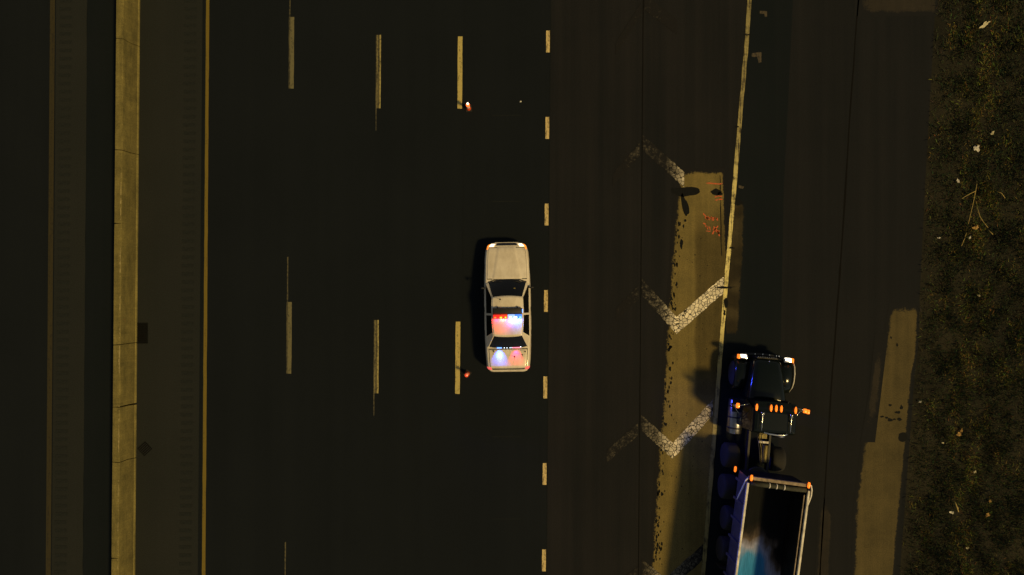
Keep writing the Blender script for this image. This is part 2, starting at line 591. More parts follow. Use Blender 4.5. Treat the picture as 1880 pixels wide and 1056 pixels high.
ground = mesh_obj('ground', [(-400, -400, -0.03), (400, -400, -0.03), (400, 400, -0.03), (-400, 400, -0.03)],
                  [(0, 1, 2, 3)], m_simple('ground_soil', (0.010, 0.011, 0.011), 0.95, vary=0.4, scale=0.6))
tag(ground, kind='structure')
l_opp_l, l_opp_sh, l_gap, l_insh, l_lane = L(-900, -908), L(103, 95), L(240, 226), L(378, 370), L(386, 378)
l_r1 = L(1010, 1002)
l_gore = [(0, 1380), (60, 1376.5), (240, 1361), (360, 1351), (480, 1340.5), (600, 1331), (740, 1320), (1056, 1295)]
l_gut = [(0, 1456), (350, 1439), (600, 1434), (1056, 1424)]
l_seam2 = [(0, 1576), (200, 1561), (350, 1552), (500, 1542), (700, 1527), (1056, 1505)]
l_edge = [(0, 1718), (350, 1698), (600, 1686), (1056, 1652)]

opp = tag(band('opposite_carriageway', l_opp_l, l_opp_sh, 0, M['lane']), kind='structure')
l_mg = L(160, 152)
mg = tag(band('median_shade_strip', l_mg, l_gap, 0, M['gutter'], step=40, rag=1.2), kind='structure')  # dark strip painted in for the shadow thrown behind the barrier
osh = tag(band('median_shoulder', l_opp_sh, l_mg, 0, M['shoulder']), kind='structure')
ish = tag(band('left_shoulder', l_gap, l_insh, 0, M['shoulder']), kind='structure')
road = tag(band('highway_road', l_insh, l_r1, 0, M['lane']), kind='structure')
rroad = tag(band('exit_lane', l_r1, l_gore, 0, M['right_lane']), kind='structure')
gutter = tag(band('gore_pavement', l_gore, l_gut, 0, M['gutter']), kind='structure')
ramp_ = tag(band('slip_road', l_gut, l_edge, 0, M['ramp']), kind='structure')

# edge lines and lane dashes (parts of the road)
band('edge_line', L(92, 84), L(101, 93), 0.004, M['yellow_dim'], parent=opp)
band('edge_line', L(378.5, 370.7), L(384.3, 377), 0.004, M['yellow'], parent=road, step=25, rag=0.5)


def dash(px, py0, py1, wpx, mat, parent, z=0.004, skew=-0.0075):
    c = PX(px, (py0 + py1) / 2)
    hl = (py1 - py0) / 2 / PXM
    hw = wpx / 2 / PXM
    n = 12
    v, f = [], []
    for i in range(n + 1):
        y = -hl + 2 * hl * i / n
        j = [random.uniform(-0.006, 0.006) for _ in range(2)]
        e = 0.014 * random.random() if i in (0, n) else 0
        sgn = 1 if i == 0 else -1
        v.append((-hw + j[0], y + sgn * e, 0))
        v.append((hw + j[1], y + sgn * e * 0.4, 0))
    for i in range(n):
        f.append((2 * i, 2 * i + 1, 2 * i + 3, 2 * i + 2))
    o = mesh_obj('lane_dash', v, f, mat, parent)
    o.location = (c.x, c.y, z)
    o.rotation_euler = (0, 0, skew)
    return o


PER = 523.5
for k in range(-3, 5):
    d = k * PER
    sx = -8.0 * k * 0.5
    dash(535 + sx * 1.1, 31 + d, 163 + d, 9.5, M['dash_faded'], road)
    dash(694.6 + sx, 64 + d, 199 + d, 9.0, M['dash_stripe'], road)
    dash(844.4 + sx, 67 + d, 200 + d, 8.6, M['dash'], road)
    o = dash(532.0 + sx * 1.1, -52 + d, 163 + d, 2.2, M['thin'], road, 0.008); o.name = 'thin_line'
    o = dash(690.8 + sx, 64 + d, 240 + d, 2.0, M['thin'], road, 0.008); o.name = 'thin_line'
for k in range(-9, 17):
    dash(1006.5 - 1.25 * k, 56 + 158.8 * k, 96.5 + 158.8 * k, 7.6, M['dash_short'], rroad)

# joints sealed with tar
band('pavement_joint', L(1180.2, 1171.2), L(1182, 1173), 0.004, M['seam'], parent=rroad, step=40, rag=0.6, seed=3)
band('pavement_joint', L(1010, 1002), L(1012, 1004), 0.004, M['lane_seam'], parent=rroad)
band('pavement_joint', [(y, x - 1.2) for y, x in l_seam2], [(y, x + 1.4) for y, x in l_seam2], 0.004, M['seam'], parent=ramp_, step=40, rag=1.2, seed=5)
band('pavement_joint', L(853, 845), L(854.4, 846.4), 0.004, M['lane_seam'], parent=road)
band('pavement_joint', L(372, 363), L(377.5, 369.5), 0.004, M['lane_seam'], parent=ish)
for py in (212, 370, 802, 953):
    c = PX(930, py)
    mesh_obj('core_joint', [(c.x - 0.62, c.y - .012, .004), (c.x + 0.62, c.y - .008, .004), (c.x + 0.62, c.y + .012, .004), (c.x - .62, c.y + .014, .004)],
             [(0, 1, 2, 3)], M['groove'], road)

# milled rumble grooves in both median shoulders
gm = None
for base, px, half in ((osh, 121, 0.27), (ish, 350, 0.24)):
    n = 0
    for py in np.arange(-120, 1180, 15.2):
        px2 = px - 9.5 * py / 1056
        c = PX(px2 + random.uniform(-1, 1), py)
        if gm is None:
            v, f = [], []
            for i in range(5):
                a = (i / 4 - 0.5)
                for s in (-1, 1):
                    v.append((s * half * (1 - 0.12 * abs(a)), a * 0.15, 0.004 - 0.003 * (1 - (2 * a) ** 2)))
            for i in range(4):
                f.append((2 * i, 2 * i + 1, 2 * i + 3, 2 * i + 2))
            o = mesh_obj('rumble_groove', v, f, M['groove'], base)
            gm = o.data
        else:
            o = link(bpy.data.objects.new('rumble_groove', gm), base)
        o.location = (c.x, c.y, 0.004)


def blob(px, py, rx, ry, rough=0.35, n=18, seed=0, ang=0.0):
    out = []
    for i in range(n):
        a = 2 * math.pi * i / n
        r = 1 + rough * (mnoise.noise(Vector((math.cos(a) * 1.3 + seed * 3.7, math.sin(a) * 1.3, seed))) * 1.6)
        x, y = rx * r * math.cos(a), ry * r * math.sin(a)
        out.append((px + x * math.cos(ang) - y * math.sin(ang), py + x * math.sin(ang) + y * math.cos(ang)))
    return out


def poly(name, pts, z, mat, parent, rag=0.0, step=6.0, seed=0):
    """flat patch from photo pixels, its outline broken up like a real edge"""
    out = []
    for i, a in enumerate(pts):
        b = pts[(i + 1) % len(pts)]
        d = math.hypot(b[0] - a[0], b[1] - a[1])
        n = max(1, int(d / step)) if rag else 1
        nx, ny = (-(b[1] - a[1]) / max(d, .01), (b[0] - a[0]) / max(d, .01))
        for j in range(n):
            k = j / n
            w_ = rag * (mnoise.noise(Vector((seed + i * 5.1, (d * k) * 0.05, 1))) * 1.2 + mnoise.noise(Vector((seed + i, (d * k) * 0.23, 7))) * 0.8) if j else 0
            out.append((a[0] + (b[0] - a[0]) * k + nx * w_, a[1] + (b[1] - a[1]) * k + ny * w_))
    v = [PX(x, y) + Vector((0, 0, z)) for x, y in out]
    bm = bmesh.new()
    bm.faces.new([bm.verts.new(p) for p in v])
    bmesh.ops.triangulate(bm, faces=bm.faces[:])
    for fc in bm.faces:
        if fc.normal.z < 0:
            fc.normal_flip()
    return bm_obj(name, bm, mat, parent)


# the bare concrete strip of the gore, with its ragged left edge
def sheet(left, right, y0, y1, z, soft, mat, parent, film=None, nc=36, step=4.0):
    v, f, ed, fi = [], [], [], []
    ny = int((y1 - y0) / step)
    for i in range(ny + 1):
        py = y0 + (y1 - y0) * i / ny
        xl, xr = row_x(left, py) - soft[0] * .5, row_x(right, py) + soft[1] * .5
        for j in range(nc + 1):
            px = xl + (xr - xl) * j / nc
            v.append(PX(px, py) + Vector((0, 0, z)))
            ds = max(0.0, 1.0 - min((px - xl) / soft[0], (xr - px) / soft[1]))
            dt = max(0.0, 1.0 - min((py - y0) / soft[2], (y1 - py) / soft[2]))
            ed.append(max(0.0, 1.0 - math.hypot(ds, dt)))
            fi.append(film(px, py) if film else 0.0)
    for i in range(ny):
        for j in range(nc):
            q = i * (nc + 1) + j
            f.append((q, q + nc + 1, q + nc + 2, q + 1))
    o = mesh_obj('concrete_strip', v, f, mat, parent)
    for nm_, dat in (('edge', ed), ('film', fi)):
        at_ = o.data.attributes.new(nm_, 'FLOAT', 'POINT')
        at_.data.foreach_set('value', dat)
    return o


def gore_film(px, py):
    k = max(0, min(1, (px - 1274 + 5 * mnoise.noise(Vector((py * .02, 0, 3)))) / 5.0))
    return k * max(0, min(1, (py - 372) / 60.0)) * max(0.25, min(1, (760 - py) / 40.0))


SL = [(312, 1262), (330, 1252), (400, 1243), (480, 1237), (600, 1228), (700, 1222), (780, 1217), (850, 1211), (930, 1206), (1056, 1198), (1420, 1180)]
SR = [(312, 1327), (400, 1329), (470, 1332), (520, 1330), (600, 1323), (740, 1312), (900, 1300), (1056, 1288), (1420, 1256)]
slab = sheet(SL, SR, 309, 1420, 0.004, (17, 7, 18), M['slab_sheet'], rroad, gore_film)
band('slab_joint', [(322, 1321), (480, 1324)], [(322, 1322.3), (480, 1325.5)], 0.008, M['tar'], 322, 470, parent=rroad, step=12, rag=1.2)
S2L = [(560, 1640), (600, 1633), (650, 1626), (720, 1613), (765, 1606), (790, 1597), (825, 1587), (868, 1582), (936, 1574), (1056, 1570), (1500, 1550)]
S2R = [(560, 1684), (640, 1681), (700, 1671), (835, 1659), (970, 1646), (1056, 1638), (1500, 1600)]
slab2 = sheet(S2L, S2R, 556, 1500, 0.004, (16, 9, 26), M['slab2_sheet'], ramp_)
M['brown_sheet'] = m_slab('brown_patch', (0.014, 0.0135, 0.013), (0.036, 0.031, 0.024), (0.0085, 0.0098, 0.0122))
M['gutter_sheet'] = m_slab('patchy_concrete', (0.020, 0.018, 0.011), (0.075, 0.060, 0.029), (0.0038, 0.0070, 0.0100))
sheet([(-260, 1592), (30, 1588)], [(-260, 1722), (30, 1717)], -260, 30, 0.004, (40, 8, 18), M['brown_sheet'], ramp_, None, 24, 6)
sheet([(920, 1508), (1056, 1501), (1300, 1484)], [(920, 1526), (1056, 1521), (1300, 1505)], 915, 1300, 0.004, (10, 12, 40), M['brown_sheet'], ramp_, None, 14, 8)
sheet([(620, 1610), (720, 1600), (800, 1586)], [(620, 1624), (720, 1612), (800, 1602)], 612, 812, 0.0065, (9, 12, 90), M['brown_sheet'], ramp_, None, 12, 6)
sheet([(360, 1349), (470, 1341), (640, 1330)], [(360, 1366), (470, 1362), (640, 1352)], 366, 620, 0.004, (8, 12, 16), M['gutter_sheet'], gutter,
      lambda px, py: max(0.0, min(1.0, .5 + 2.6 * mnoise.noise(Vector((px * .02, py * .035, 2.2))))), 16, 4)
for pts in ([(1395, 20), (1408, 21), (1408, 31), (1404, 31), (1403, 25), (1395, 25)],
            [(1380, 98), (1398, 96), (1398, 114), (1393, 116), (1390, 104), (1380, 104)], [(1356, 340), (1366, 343), (1364, 347), (1356, 345)]):
    poly('paint_remnant', pts, 0.004, M['remnant'], gutter, rag=1.0, step=4, seed=1)

# tar and oil on the strips
stains = [blob(1258, 352, 27, 8, 0.25, 26, 1), blob(1257, 376, 5.5, 20, 0.3, 20, 2, -0.28), blob(1314, 353, 9, 5.5, 0.4, 16, 3), blob(1322, 356, 5, 3, 0.3, 12, 4),
          blob(1251, 448, 3, 8, 0.4, 12, 5), blob(1258, 405, 2.4, 2.4, 0.3, 10, 6), blob(1356, 372, 8, 5, 0.4, 14, 7)]
for i, b in enumerate(stains):
    poly('tar_stain', b, 0.014, M['tar'], rroad if i != 6 else gutter)
poly('tar_stain', blob(1657, 803, 8.5, 9, 0.2, 18, 11), 0.008, M['tar'], ramp_)
for i, (x, y, a, b) in enumerate(((1634, 744, 3, 2), (1648, 757, 4.5, 2.4), (1619, 765, 4, 1.6), (1628, 767, 3, 2), (1634, 771, 5.5, 3), (1642, 770, 2.5, 1.8),
                                  (1651, 770, 4, 2.6), (1609, 765, 3, 2), (1655, 748, 3, 4), (1647, 633, 2, 3), (1636, 620, 2, 2))):
    poly('tar_stain', blob(x, y, a, b, 0.5, 12, 20 + i), 0.008, M['tar'], ramp_)
bm = bmesh.new()
for i in range(200):
    py = random.uniform(400, 1040)
    lx = row_x([(400, 1243), (480, 1237), (600, 1228), (700, 1222), (850, 1211), (1056, 1198)], py)
    px = lx + abs(random.gauss(0, 7)) if i < 110 else (lx + abs(random.gauss(0, 4)) if i < 150 else lx + random.uniform(0, 80))
    r = random.uniform(1.0, 2.8) if i < 110 else random.uniform(0.5, 1.1)
    pts = [PX(x, y) + Vector((0, 0, 0.0075)) for x, y in blob(px, py, r * 0.8, r * 1.5, 0.5, 9, 50 + i)]
    vv = [bm.verts.new(p) for p in pts]
    bm.faces.new(vv)
tag(bm_obj('tar_spots', bm, M['tar'], rroad), kind='stuff')
# gore line, worn; lower run also darkened for the truck's shadow
gl = band('gore_line', [(y, x - 8.0) for y, x in l_gore], [(y, x - 0.6) for y, x in l_gore], 0.012, M['gore_line'], -300, 1300, rag=0.9, parent=rroad, step=9, seed=4)
at_ = gl.data.attributes.new('wear', 'FLOAT', 'POINT')  # here wear plus the truck's shadow on the lower run
for i_, v_ in enumerate(gl.data.vertices):
    py_ = 528 - v_.co.y * PXM
    at_.data[i_].value = float(np.interp(py_, [-300, 40, 240, 330, 470, 600, 625, 760, 1300], [.85, .72, .62, .30, .0, .05, .35, .70, .75])
                               + .12 * mnoise.noise(Vector((py_ * .03, 4.4, 0))))
for i, (x, y, a, b) in enumerate(((1332, 528, 16, 2.2), (1372, 64, 6, 1.6), (1333, 556, 4, 9), (1330, 575, 2.5, 5), (1343, 455, 5, 2), (1353, 233, 4, 1.5))):
    poly('tar_stain', blob(x, y, a, b, 0.5, 14, 70 + i), 0.016, M['tar'], rroad)


# chevrons: each arm a strip of crazed paint, worn most where the new asphalt overlaps it
def arm(a, b, wpx, w0, w1, parent=None, cut=None, n=16):
    """a, b = middle of the arm's two vertical end edges, wpx = its height along the road"""
    v, f, wr = [], [], []
    for i in range(n + 1):
        k = i / n
        x, y = a[0] + (b[0] - a[0]) * k, a[1] + (b[1] - a[1]) * k
        for j in range(4):
            q = j / 3 - 0.5
            jit = random.uniform(-1.0, 1.0) if j in (0, 3) else 0
            v.append(PX(x, y + q * wpx + jit) + Vector((0, 0, 0.0105)))
            wr.append(w0 + (w1 - w0) * k)
    for i in range(n):
        for j in range(3):
            a_ = i * 4 + j
            f.append((a_, a_ + 1, a_ + 5, a_ + 4))
    m = bpy.data.meshes.new('chevron_arm')
    m.from_pydata([tuple(p) for p in v], [], f)
    m.update()
    at = m.attributes.new('wear', 'FLOAT', 'POINT')
    at.data.foreach_set('value', wr)
    m.materials.append(M['chevron'])
    o = bpy.data.objects.new('chevron_arm', m)
    link(o, parent)
    return o


def chevron(left, seam, apex, right, wpx, wear):
    if left:
        arm(left, (seam[0] - 6, seam[1] + 12), wpx * 0.8, wear[0], wear[1], rroad)
    mid = (seam[0] + (apex[0] - seam[0]) * 0.55, seam[1] + (apex[1] - seam[1]) * 0.55)
    arm(seam, mid, wpx, wear[2], wear[3], rroad)
    arm(mid, apex, wpx, wear[3], wear[4], rroad)
    if right:
        arm(apex, right, wpx, wear[4], wear[5], rroad)


chevron((1131, 578), (1178, 526), (1242, 598), (1329, 522), 31, (0.90, 0.78, 0.78, 0.66, 0.04, 0.03))
chevron((1114, 838), (1177, 776), (1235, 828), (1309, 748), 29, (0.78, 0.76, 0.76, 0.52, 0.10, 0.45))
chevron((1125, 330), (1180, 262), (1256, 330), None, 28, (0.93, 0.72, 0.76, 0.80, 0.25, 0))
chevron((1130, 90), (1183, 4), (1243, 50), None, 28, (0.94, 0.85, 0.84, 0.86, 0.95, 0))
chevron((1108, 1098), (1177, 1040), (1222, 1076), (1292, 1012), 29, (0.8, 0.8, 0.82, 0.55, 0.45, 0.80))
chevron((1100, 1360), (1175, 1300), (1215, 1335), (1270, 1280), 29, (0.8, 0.8, 0.8, 0.5, 0.3, 0.6))


# orange survey paint on the gore slab
def stroke(pts, wpx, parent):
    v, f = [], []
    P = [PX(*p) for p in pts]
    for i, p in enumerate(P):
        d = (P[min(i + 1, len(P) - 1)] - P[max(i - 1, 0)]).normalized()
        s = Vector((-d.y, d.x, 0)) * (wpx / 2 / PXM)
        v += [p + s + Vector((0, 0, .0085)), p - s + Vector((0, 0, .0085))]
    for i in range(len(P) - 1):
        f.append((2 * i, 2 * i + 1, 2 * i + 3, 2 * i + 2))
    o = mesh_obj('survey_mark', v, f, M['orange_spray'], parent)
    return o


for s in ([(1297, 336), (1308, 337), (1318, 338), (1327, 337)], [(1312, 362), (1318, 360), (1326, 361)], [(1313, 368), (1320, 366), (1327, 366)],
          [(1291, 392), (1296, 398), (1300, 404)], [(1294, 400), (1303, 400), (1318, 401)], [(1298, 404), (1300, 397), (1303, 404), (1306, 398), (1308, 405)],
          [(1309, 405), (1313, 399), (1318, 405)], [(1291, 410), (1296, 412)], [(1295, 414), (1300, 421), (1296, 424), (1304, 425), (1303, 417), (1297, 417)],
          [(1310, 416), (1316, 423), (1320, 430)], [(1318, 415), (1312, 422), (1308, 430)], [(1309, 420), (1317, 426), (1321, 424)], [(1318, 425), (1321, 434)]):
    stroke(s, 2.3, rroad)

# ------------------------------------------------------------------ median barrier
bar = empty('median_barrier', 'long pale concrete median barrier with chipped top edge and joints', 'barrier', PX(236, 528) * 1.0)
BL = bar.location.copy()
prof = [(0.35, 0.0), (0.35, 0.10), (0.335, 0.125), (0.20, 0.36), (0.155, 0.88), (0.135, 0.90), (-0.135, 0.90), (-0.155, 0.88), (-0.20, 0.36), (-0.335, 0.125), (-0.35, 0.10), (-0.35, 0.0)]


def bar_x(py):
    return PX(257.2 - 9.2 * py / 1056.0, py).x - 0.35


joints = [-600, -420, -250, -95, 85, 283, 414, 630, 741, 839, 1010, 1190, 1380, 1600]
bi = 0
for a, b in zip(joints, joints[1:]):
    bm = bmesh.new()
    n = max(4, int((b - a) / 9))
    rings = []
    skew = random.uniform(-3, 3)
    for i in range(n + 1):
        k = i / n
        py = a + 0.6 + (b - a - 1.2) * k
        ring = []
        for q, (x, z) in enumerate(prof):
            yy = PX(0, py).y
            if i in (0, n):
                yy += 0.05 * (x / 0.35) * (-1 if (int(a) % 2) else 1) * 0.5
                z = z - 0.006
            chip = 0.0
            if q in (4, 5):
                h = mnoise.noise(Vector((py * 0.06, 3.3, 0))) + 0.5 * mnoise.noise(Vector((py * 0.31, 1.3, 0)))
                chip = max(0.0, h) * 0.045
            ring.append(bm.verts.new((bar_x(py) + x - BL.x - (chip if q == 4 else 0), yy - BL.y, z - (chip * 0.6 if q == 5 else 0))))
        rings.append(ring)
    for i in range(n):
        for q in range(len(prof)):
            q2 = (q + 1) % len(prof)
            bm.faces.new((rings[i][q], rings[i][q2], rings[i + 1][q2], rings[i + 1][q]))
    bm.faces.new(rings[0])
    bm.faces.new(rings[-1][::-1])
    bm_obj('barrier_segment', bm, M['barrier'], bar)
# spalled edge along the top: pale broken concrete
v, f = [], []
for py in np.arange(300, 1056, 2.6):
    h = mnoise.noise(Vector((py * 0.022, 9.1, 0))) + 0.45 * mnoise.noise(Vector((py * 0.2, 2.2, 0)))
    if h < 0.02:
        continue
    x0 = bar_x(py) + 0.128
    wd = 0.02 + 0.05 * min(1, h) * random.random()
    y = PX(0, py).y
    i = len(v)
    v += [(x0 - wd - BL.x, y - BL.y + .03, .9035), (x0 - BL.x + .004, y - BL.y + .032, .9035), (x0 - BL.x + .004, y - BL.y - .03, .9035), (x0 - wd * random.uniform(.5, 1.2) - BL.x, y - BL.y - .03, .9035)]
    f.append((i, i + 3, i + 2, i + 1))
tag(mesh_obj('chipped_edge', v, f, M['barrier_chip'], bar), kind='stuff')

# ------------------------------------------------------------------ things on the left shoulder
dg = empty('drain_grate', 'dark rectangular drain grate in shoulder at foot of barrier', 'drain', PX(260.5, 612))
bm = bmesh.new()
for (x, y, sx, sy) in ((-.235, 0, .05, .88), (.235, 0, .05, .88), (0, .415, .42, .05), (0, -.415, .42, .05)):
    bx(bm, (x, y, .012), (sx, sy, .024), .004)
bm_obj('frame', bm, M['iron'], dg)
mesh_obj('pit', [(-.21, -.39, .005), (.21, -.39, .005), (.21, .39, .005), (-.21, .39, .005)], [(0, 1, 2, 3)], M['seam'], dg)
first = None
for i in range(9):
    if first is None:
        first = box('grate_bar', (0, 0, 0), (.42, .03, .014), M['iron'], dg, .003)
        o = first
    else:
        o = link(bpy.data.objects.new('grate_bar', first.data), dg)
    o.location = (0, -.34 + i * .085, .013)
pl = empty('rubber_mat', 'dark square mat lying cornerwise on left shoulder near barrier', 'mat', PX(266, 824), R(43))
bm = bx(bmesh.new(), (0, 0, .011), (.46, .44, .014), .005)
bm_obj('mat_body', bm, M['iron'], pl)
for i in range(5):
    box('rib', (0, -.16 + i * .08, .0205), (.40, .018, .006), M['black'], pl, .002)

# ------------------------------------------------------------------ cones with warning lamps
def cone(px, py, label, lit):
    c = PX(px, py, 0.75)
    r = empty('traffic_cone', label, 'traffic cone', (c.x, c.y, 0), random.uniform(0, 1), 'lit cones beside the lane dashes')
    r.scale = (.8, .8, .8)
    bm = bx(bmesh.new(), (0, 0, .025), (.34, .34, .042), .012)
    bm_obj('base', bm, M['rubber'], r)
    lathe('cone_body', [(.125, .046), (.118, .07), (.040, .70), (.030, .705)], M['cone'], r)
    lathe('collar', [(.0845, .36), (.0845, .362), (.068, .50), (.066, .5)], M['collar'], r)
    lp = lathe('warning_lamp', [(.05, .70), (.085, .715), (.10, .75), (.095, .79), (.06, .825), (.02, .835)],
               M['red_led'] if lit else m_lamp('dim_red_lamp', (1.0, .10, .03), .62, (.5, .04, .02)), r, n=16)
    if lit:
        lathe('bulb', [(.03, .80), (.062, .83), (.055, .88), (.02, .90)], M['hot'], lp, n=12, c=(0, .045, -.02))
    else:
        lathe('bulb', [(.015, .82), (.035, .83), (.03, .855), (.012, .86)], m_lamp('dim_bulb', (1.0, .45, .2), 1.0), lp, n=12, c=(.03, -.02, 0))
    return r


cone(858.5, 191, 'small orange cone with white-hot glowing lamp, above the car in the photo', True)
cone(856, 690, 'small orange cone with dim red lamp, beside the white car\'s rear bumper', False)

# ------------------------------------------------------------------ police car
CX, CY, CR = -0.185, -0.81, R(0.9)
car = empty('police_car', 'white police sedan with red and blue roof light bar flashing', 'police car', (CX, CY, 0), CR)
ST = [  # y, half width, top at the middle, shoulder, bottom
    (2.705, .42, .56, .54, .34), (2.69, .58, .60, .585, .29), (2.64, .735, .655, .635, .25), (2.55, .835, .70, .675, .22), (2.30, .908, .765, .73, .2),
    (1.9, .94, .835, .79, .2), (1.5, .955, .90, .85, .2), (1.12, .965, .965, .905, .2), (.6, .972, .975, .93, .2), (-.5, .975, .985, .94, .2),
    (-1.3, .97, 1.01, .955, .2), (-1.7, .955, 1.055, .975, .2), (-2.1, .935, 1.06, .975, .21), (-2.42, .905, 1.04, .955, .23), (-2.50, .895, 1.02, .94, .24),
    (-2.56, .865, .86, .82, .26), (-2.63, .82, .72, .70, .28), (-2.69, .73, .64, .62, .31), (-2.715, .56, .58, .56, .36)]


def cr(p0, p1, p2, p3, t):
    return 0.5 * ((2 * p1) + (-p0 + p2) * t + (2 * p0 - 5 * p1 + 4 * p2 - p3) * t * t + (-p0 + 3 * p1 - 3 * p2 + p3) * t ** 3)


def station(y):
    y = max(min(y, ST[0][0]), ST[-1][0])
    for i in range(len(ST) - 1):
        if ST[i][0] >= y >= ST[i + 1][0]:
            a, b = ST[i], ST[i + 1]
            k = (a[0] - y) / (a[0] - b[0])
            k = k * k * (3 - 2 * k) * 0.35 + k * 0.65
            return [a[j] + (b[j] - a[j]) * k for j in range(1, 5)]


def surf(y, tt):
    """point of the car's skin: tt runs 0 (middle of the top) .. 9 (sill); negative = left side"""
    w_, zc, zs, zl = station(y)
    P = [(0, zc), (.35 * w_, zc - .004), (.62 * w_, zc - (zc - zs) * .28), (.80 * w_, zc - (zc - zs) * .62), (.905 * w_, zs), (.955 * w_, zs - (zs - zl) * .10),
         (.985 * w_, zs - (zs - zl) * .30), (w_, zs - (zs - zl) * .52), (.988 * w_, zs - (zs - zl) * .76), (.95 * w_, zl)]
    s = 1 if tt >= 0 else -1
    a = min(abs(tt), 8.9999)
    i = int(a)
    k = a - i
    g = lambda j: P[max(0, min(9, j))] if j >= 0 else (-P[-j][0], P[-j][1])
    x = cr(g(i - 1)[0], g(i)[0], g(i + 1)[0], g(min(i + 2, 9))[0], k)
    z = cr(g(i - 1)[1], g(i)[1], g(i + 1)[1], g(min(i + 2, 9))[1], k)
    crease = 0.0
    return Vector((s * x, y, z + crease))


def snorm(y, tt):
    e = 0.02
    a = surf(min(y + e, 2.70), tt) - surf(max(y - e, -2.71), tt)
    b = surf(y, tt + .05) - surf(y, tt - .05)
    n_ = b.cross(a)
    if n_.length < 1e-9:
        return Vector((0, 0, 1))
    n_.normalize()
    return n_ if (n_.z > -0.05 or n_.x * (1 if tt >= 0 else -1) > 0) else -n_


def patch(name, y0, y1, t0, t1, mat, parent, off=0.006, ny=12, nt=10, skirt=0.012, lift=None, skew=None):
    """a panel lying just proud of the skin, with turned-down edges"""
    v, f = [], []
    for i in range(ny + 1):
        for j in range(nt + 1):
            y = y0 + (y1 - y0) * i / ny
            tt = t0 + (t1 - t0) * j / nt
            if skew:
                y, tt = skew(y, tt, i / ny, j / nt)
            p = surf(y, tt)
            edge = i in (0, ny) or j in (0, nt)
            o_ = off - (skirt if edge else 0)
            if lift:
                o_ += lift(y, p.x)
            v.append(p + snorm(y, tt) * o_)
    w_ = nt + 1
    for i in range(ny):
        for j in range(nt):
            f.append((i * w_ + j, (i + 1) * w_ + j, (i + 1) * w_ + j + 1, i * w_ + j + 1))
    o = mesh_obj(name, v, f, mat, parent, True)
    bm_ = bmesh.new()
    bm_.from_mesh(o.data)
    bmesh.ops.recalc_face_normals(bm_, faces=bm_.faces[:])
    bm_.to_mesh(o.data)
    bm_.free()
    return o


# body shell with wheel arches cut in
ys = [2.705, 2.70, 2.68, 2.65, 2.6, 2.55, 2.48, 2.4] + [2.3 - .11 * i for i in range(43)] + [-2.46, -2.5, -2.53, -2.56, -2.6, -2.64, -2.68, -2.7, -2.715]
ys = sorted(set(ys), reverse=True)
bm = bmesh.new()
rings = []
for y in ys:
    ring = [bm.verts.new(surf(y, -9 + 18 * j / 72)) for j in range(73)]
    rings.append(ring)
for i in range(len(ys) - 1):
    for j in range(72):
        bm.faces.new((rings[i][j], rings[i][j + 1], rings[i + 1][j + 1], rings[i + 1][j]))
    bm.faces.new((rings[i][72], rings[i][0], rings[i + 1][0], rings[i + 1][72]))
bm.faces.new(rings[0])
bm.faces.new(rings[-1][::-1])
body = bm_obj('body', bm, M['car_white'], car, True)
AX = (1.62, -1.38)
for ay in AX:
    for s in (-1, 1):
        cut = bm_obj('cut', lathe_into(bmesh.new(), [(.36, s * .70), (.36, s * 1.1)], 'X', 32, (0, ay, .33)), M['black'], car)
        md = body.modifiers.new('arch', 'BOOLEAN')
        md.object = cut
        md.operation = 'DIFFERENCE'
        md.solver = 'EXACT'
        bpy.context.view_layer.update()
        dg_ = bpy.context.evaluated_depsgraph_get()
        nm = bpy.data.meshes.new_from_object(body.evaluated_get(dg_))
        body.modifiers.clear()
        body.data = nm
        cm = cut.data
        bpy.data.objects.remove(cut)
        bpy.data.meshes.remove(cm)


def wheel(parent, x, y, r, w_, s, rim_mat, tyre_mat=None, n=28):
    root = bpy.data.objects.new('wheel', None)
    link(root, parent)
    root.location = (x, y, r)
    h = w_ / 2
    lathe('tyre', [(r * .62, -h), (r * .90, -h), (r * .985, -h * .8), (r, -h * .4), (r, h * .4), (r * .985, h * .8), (r * .90, h), (r * .62, h)], tyre_mat or M['rubber'], root, 'X', n)
    lathe('rim', [(r * .61, s * h * .55), (r * .60, s * h * .95), (r * .52, s * h * .75), (r * .22, s * h * .65), (r * .18, s * h * .98), (r * .02, s * h * 1.0)], rim_mat, root, 'X', n)
    return root


M['steel_rim'] = m_simple('steel_rim', (.18, .18, .18), .4, .8)
for ay in AX:
    for s in (-1, 1):
        wheel(car, s * .82, ay, .33, .22, s, M['steel_rim'])


def hood_lift(y, x):
    xc = .36 + .22 * (2.45 - y) / 1.3
    d = abs(x) - xc
    return 0.024 * (1 - max(0, min(1, (d + .035) / .07))) 


patch('hood', 2.49, 1.16, -3.45, 3.45, M['car_white'], car, .008, 24, 44, .012, hood_lift)
patch('trunk_lid', -1.72, -2.50, -3.3, 3.3, M['car_white'], car, .008, 16, 20, .012)
patch('hood_gap', 2.493, 1.150, -3.475, 3.475, M['gap'], car, .0015, 20, 20, 0.0)
patch('trunk_gap', -1.705, -2.512, -3.36, 3.36, M['gap'], car, .0015, 16, 20, 0.0)
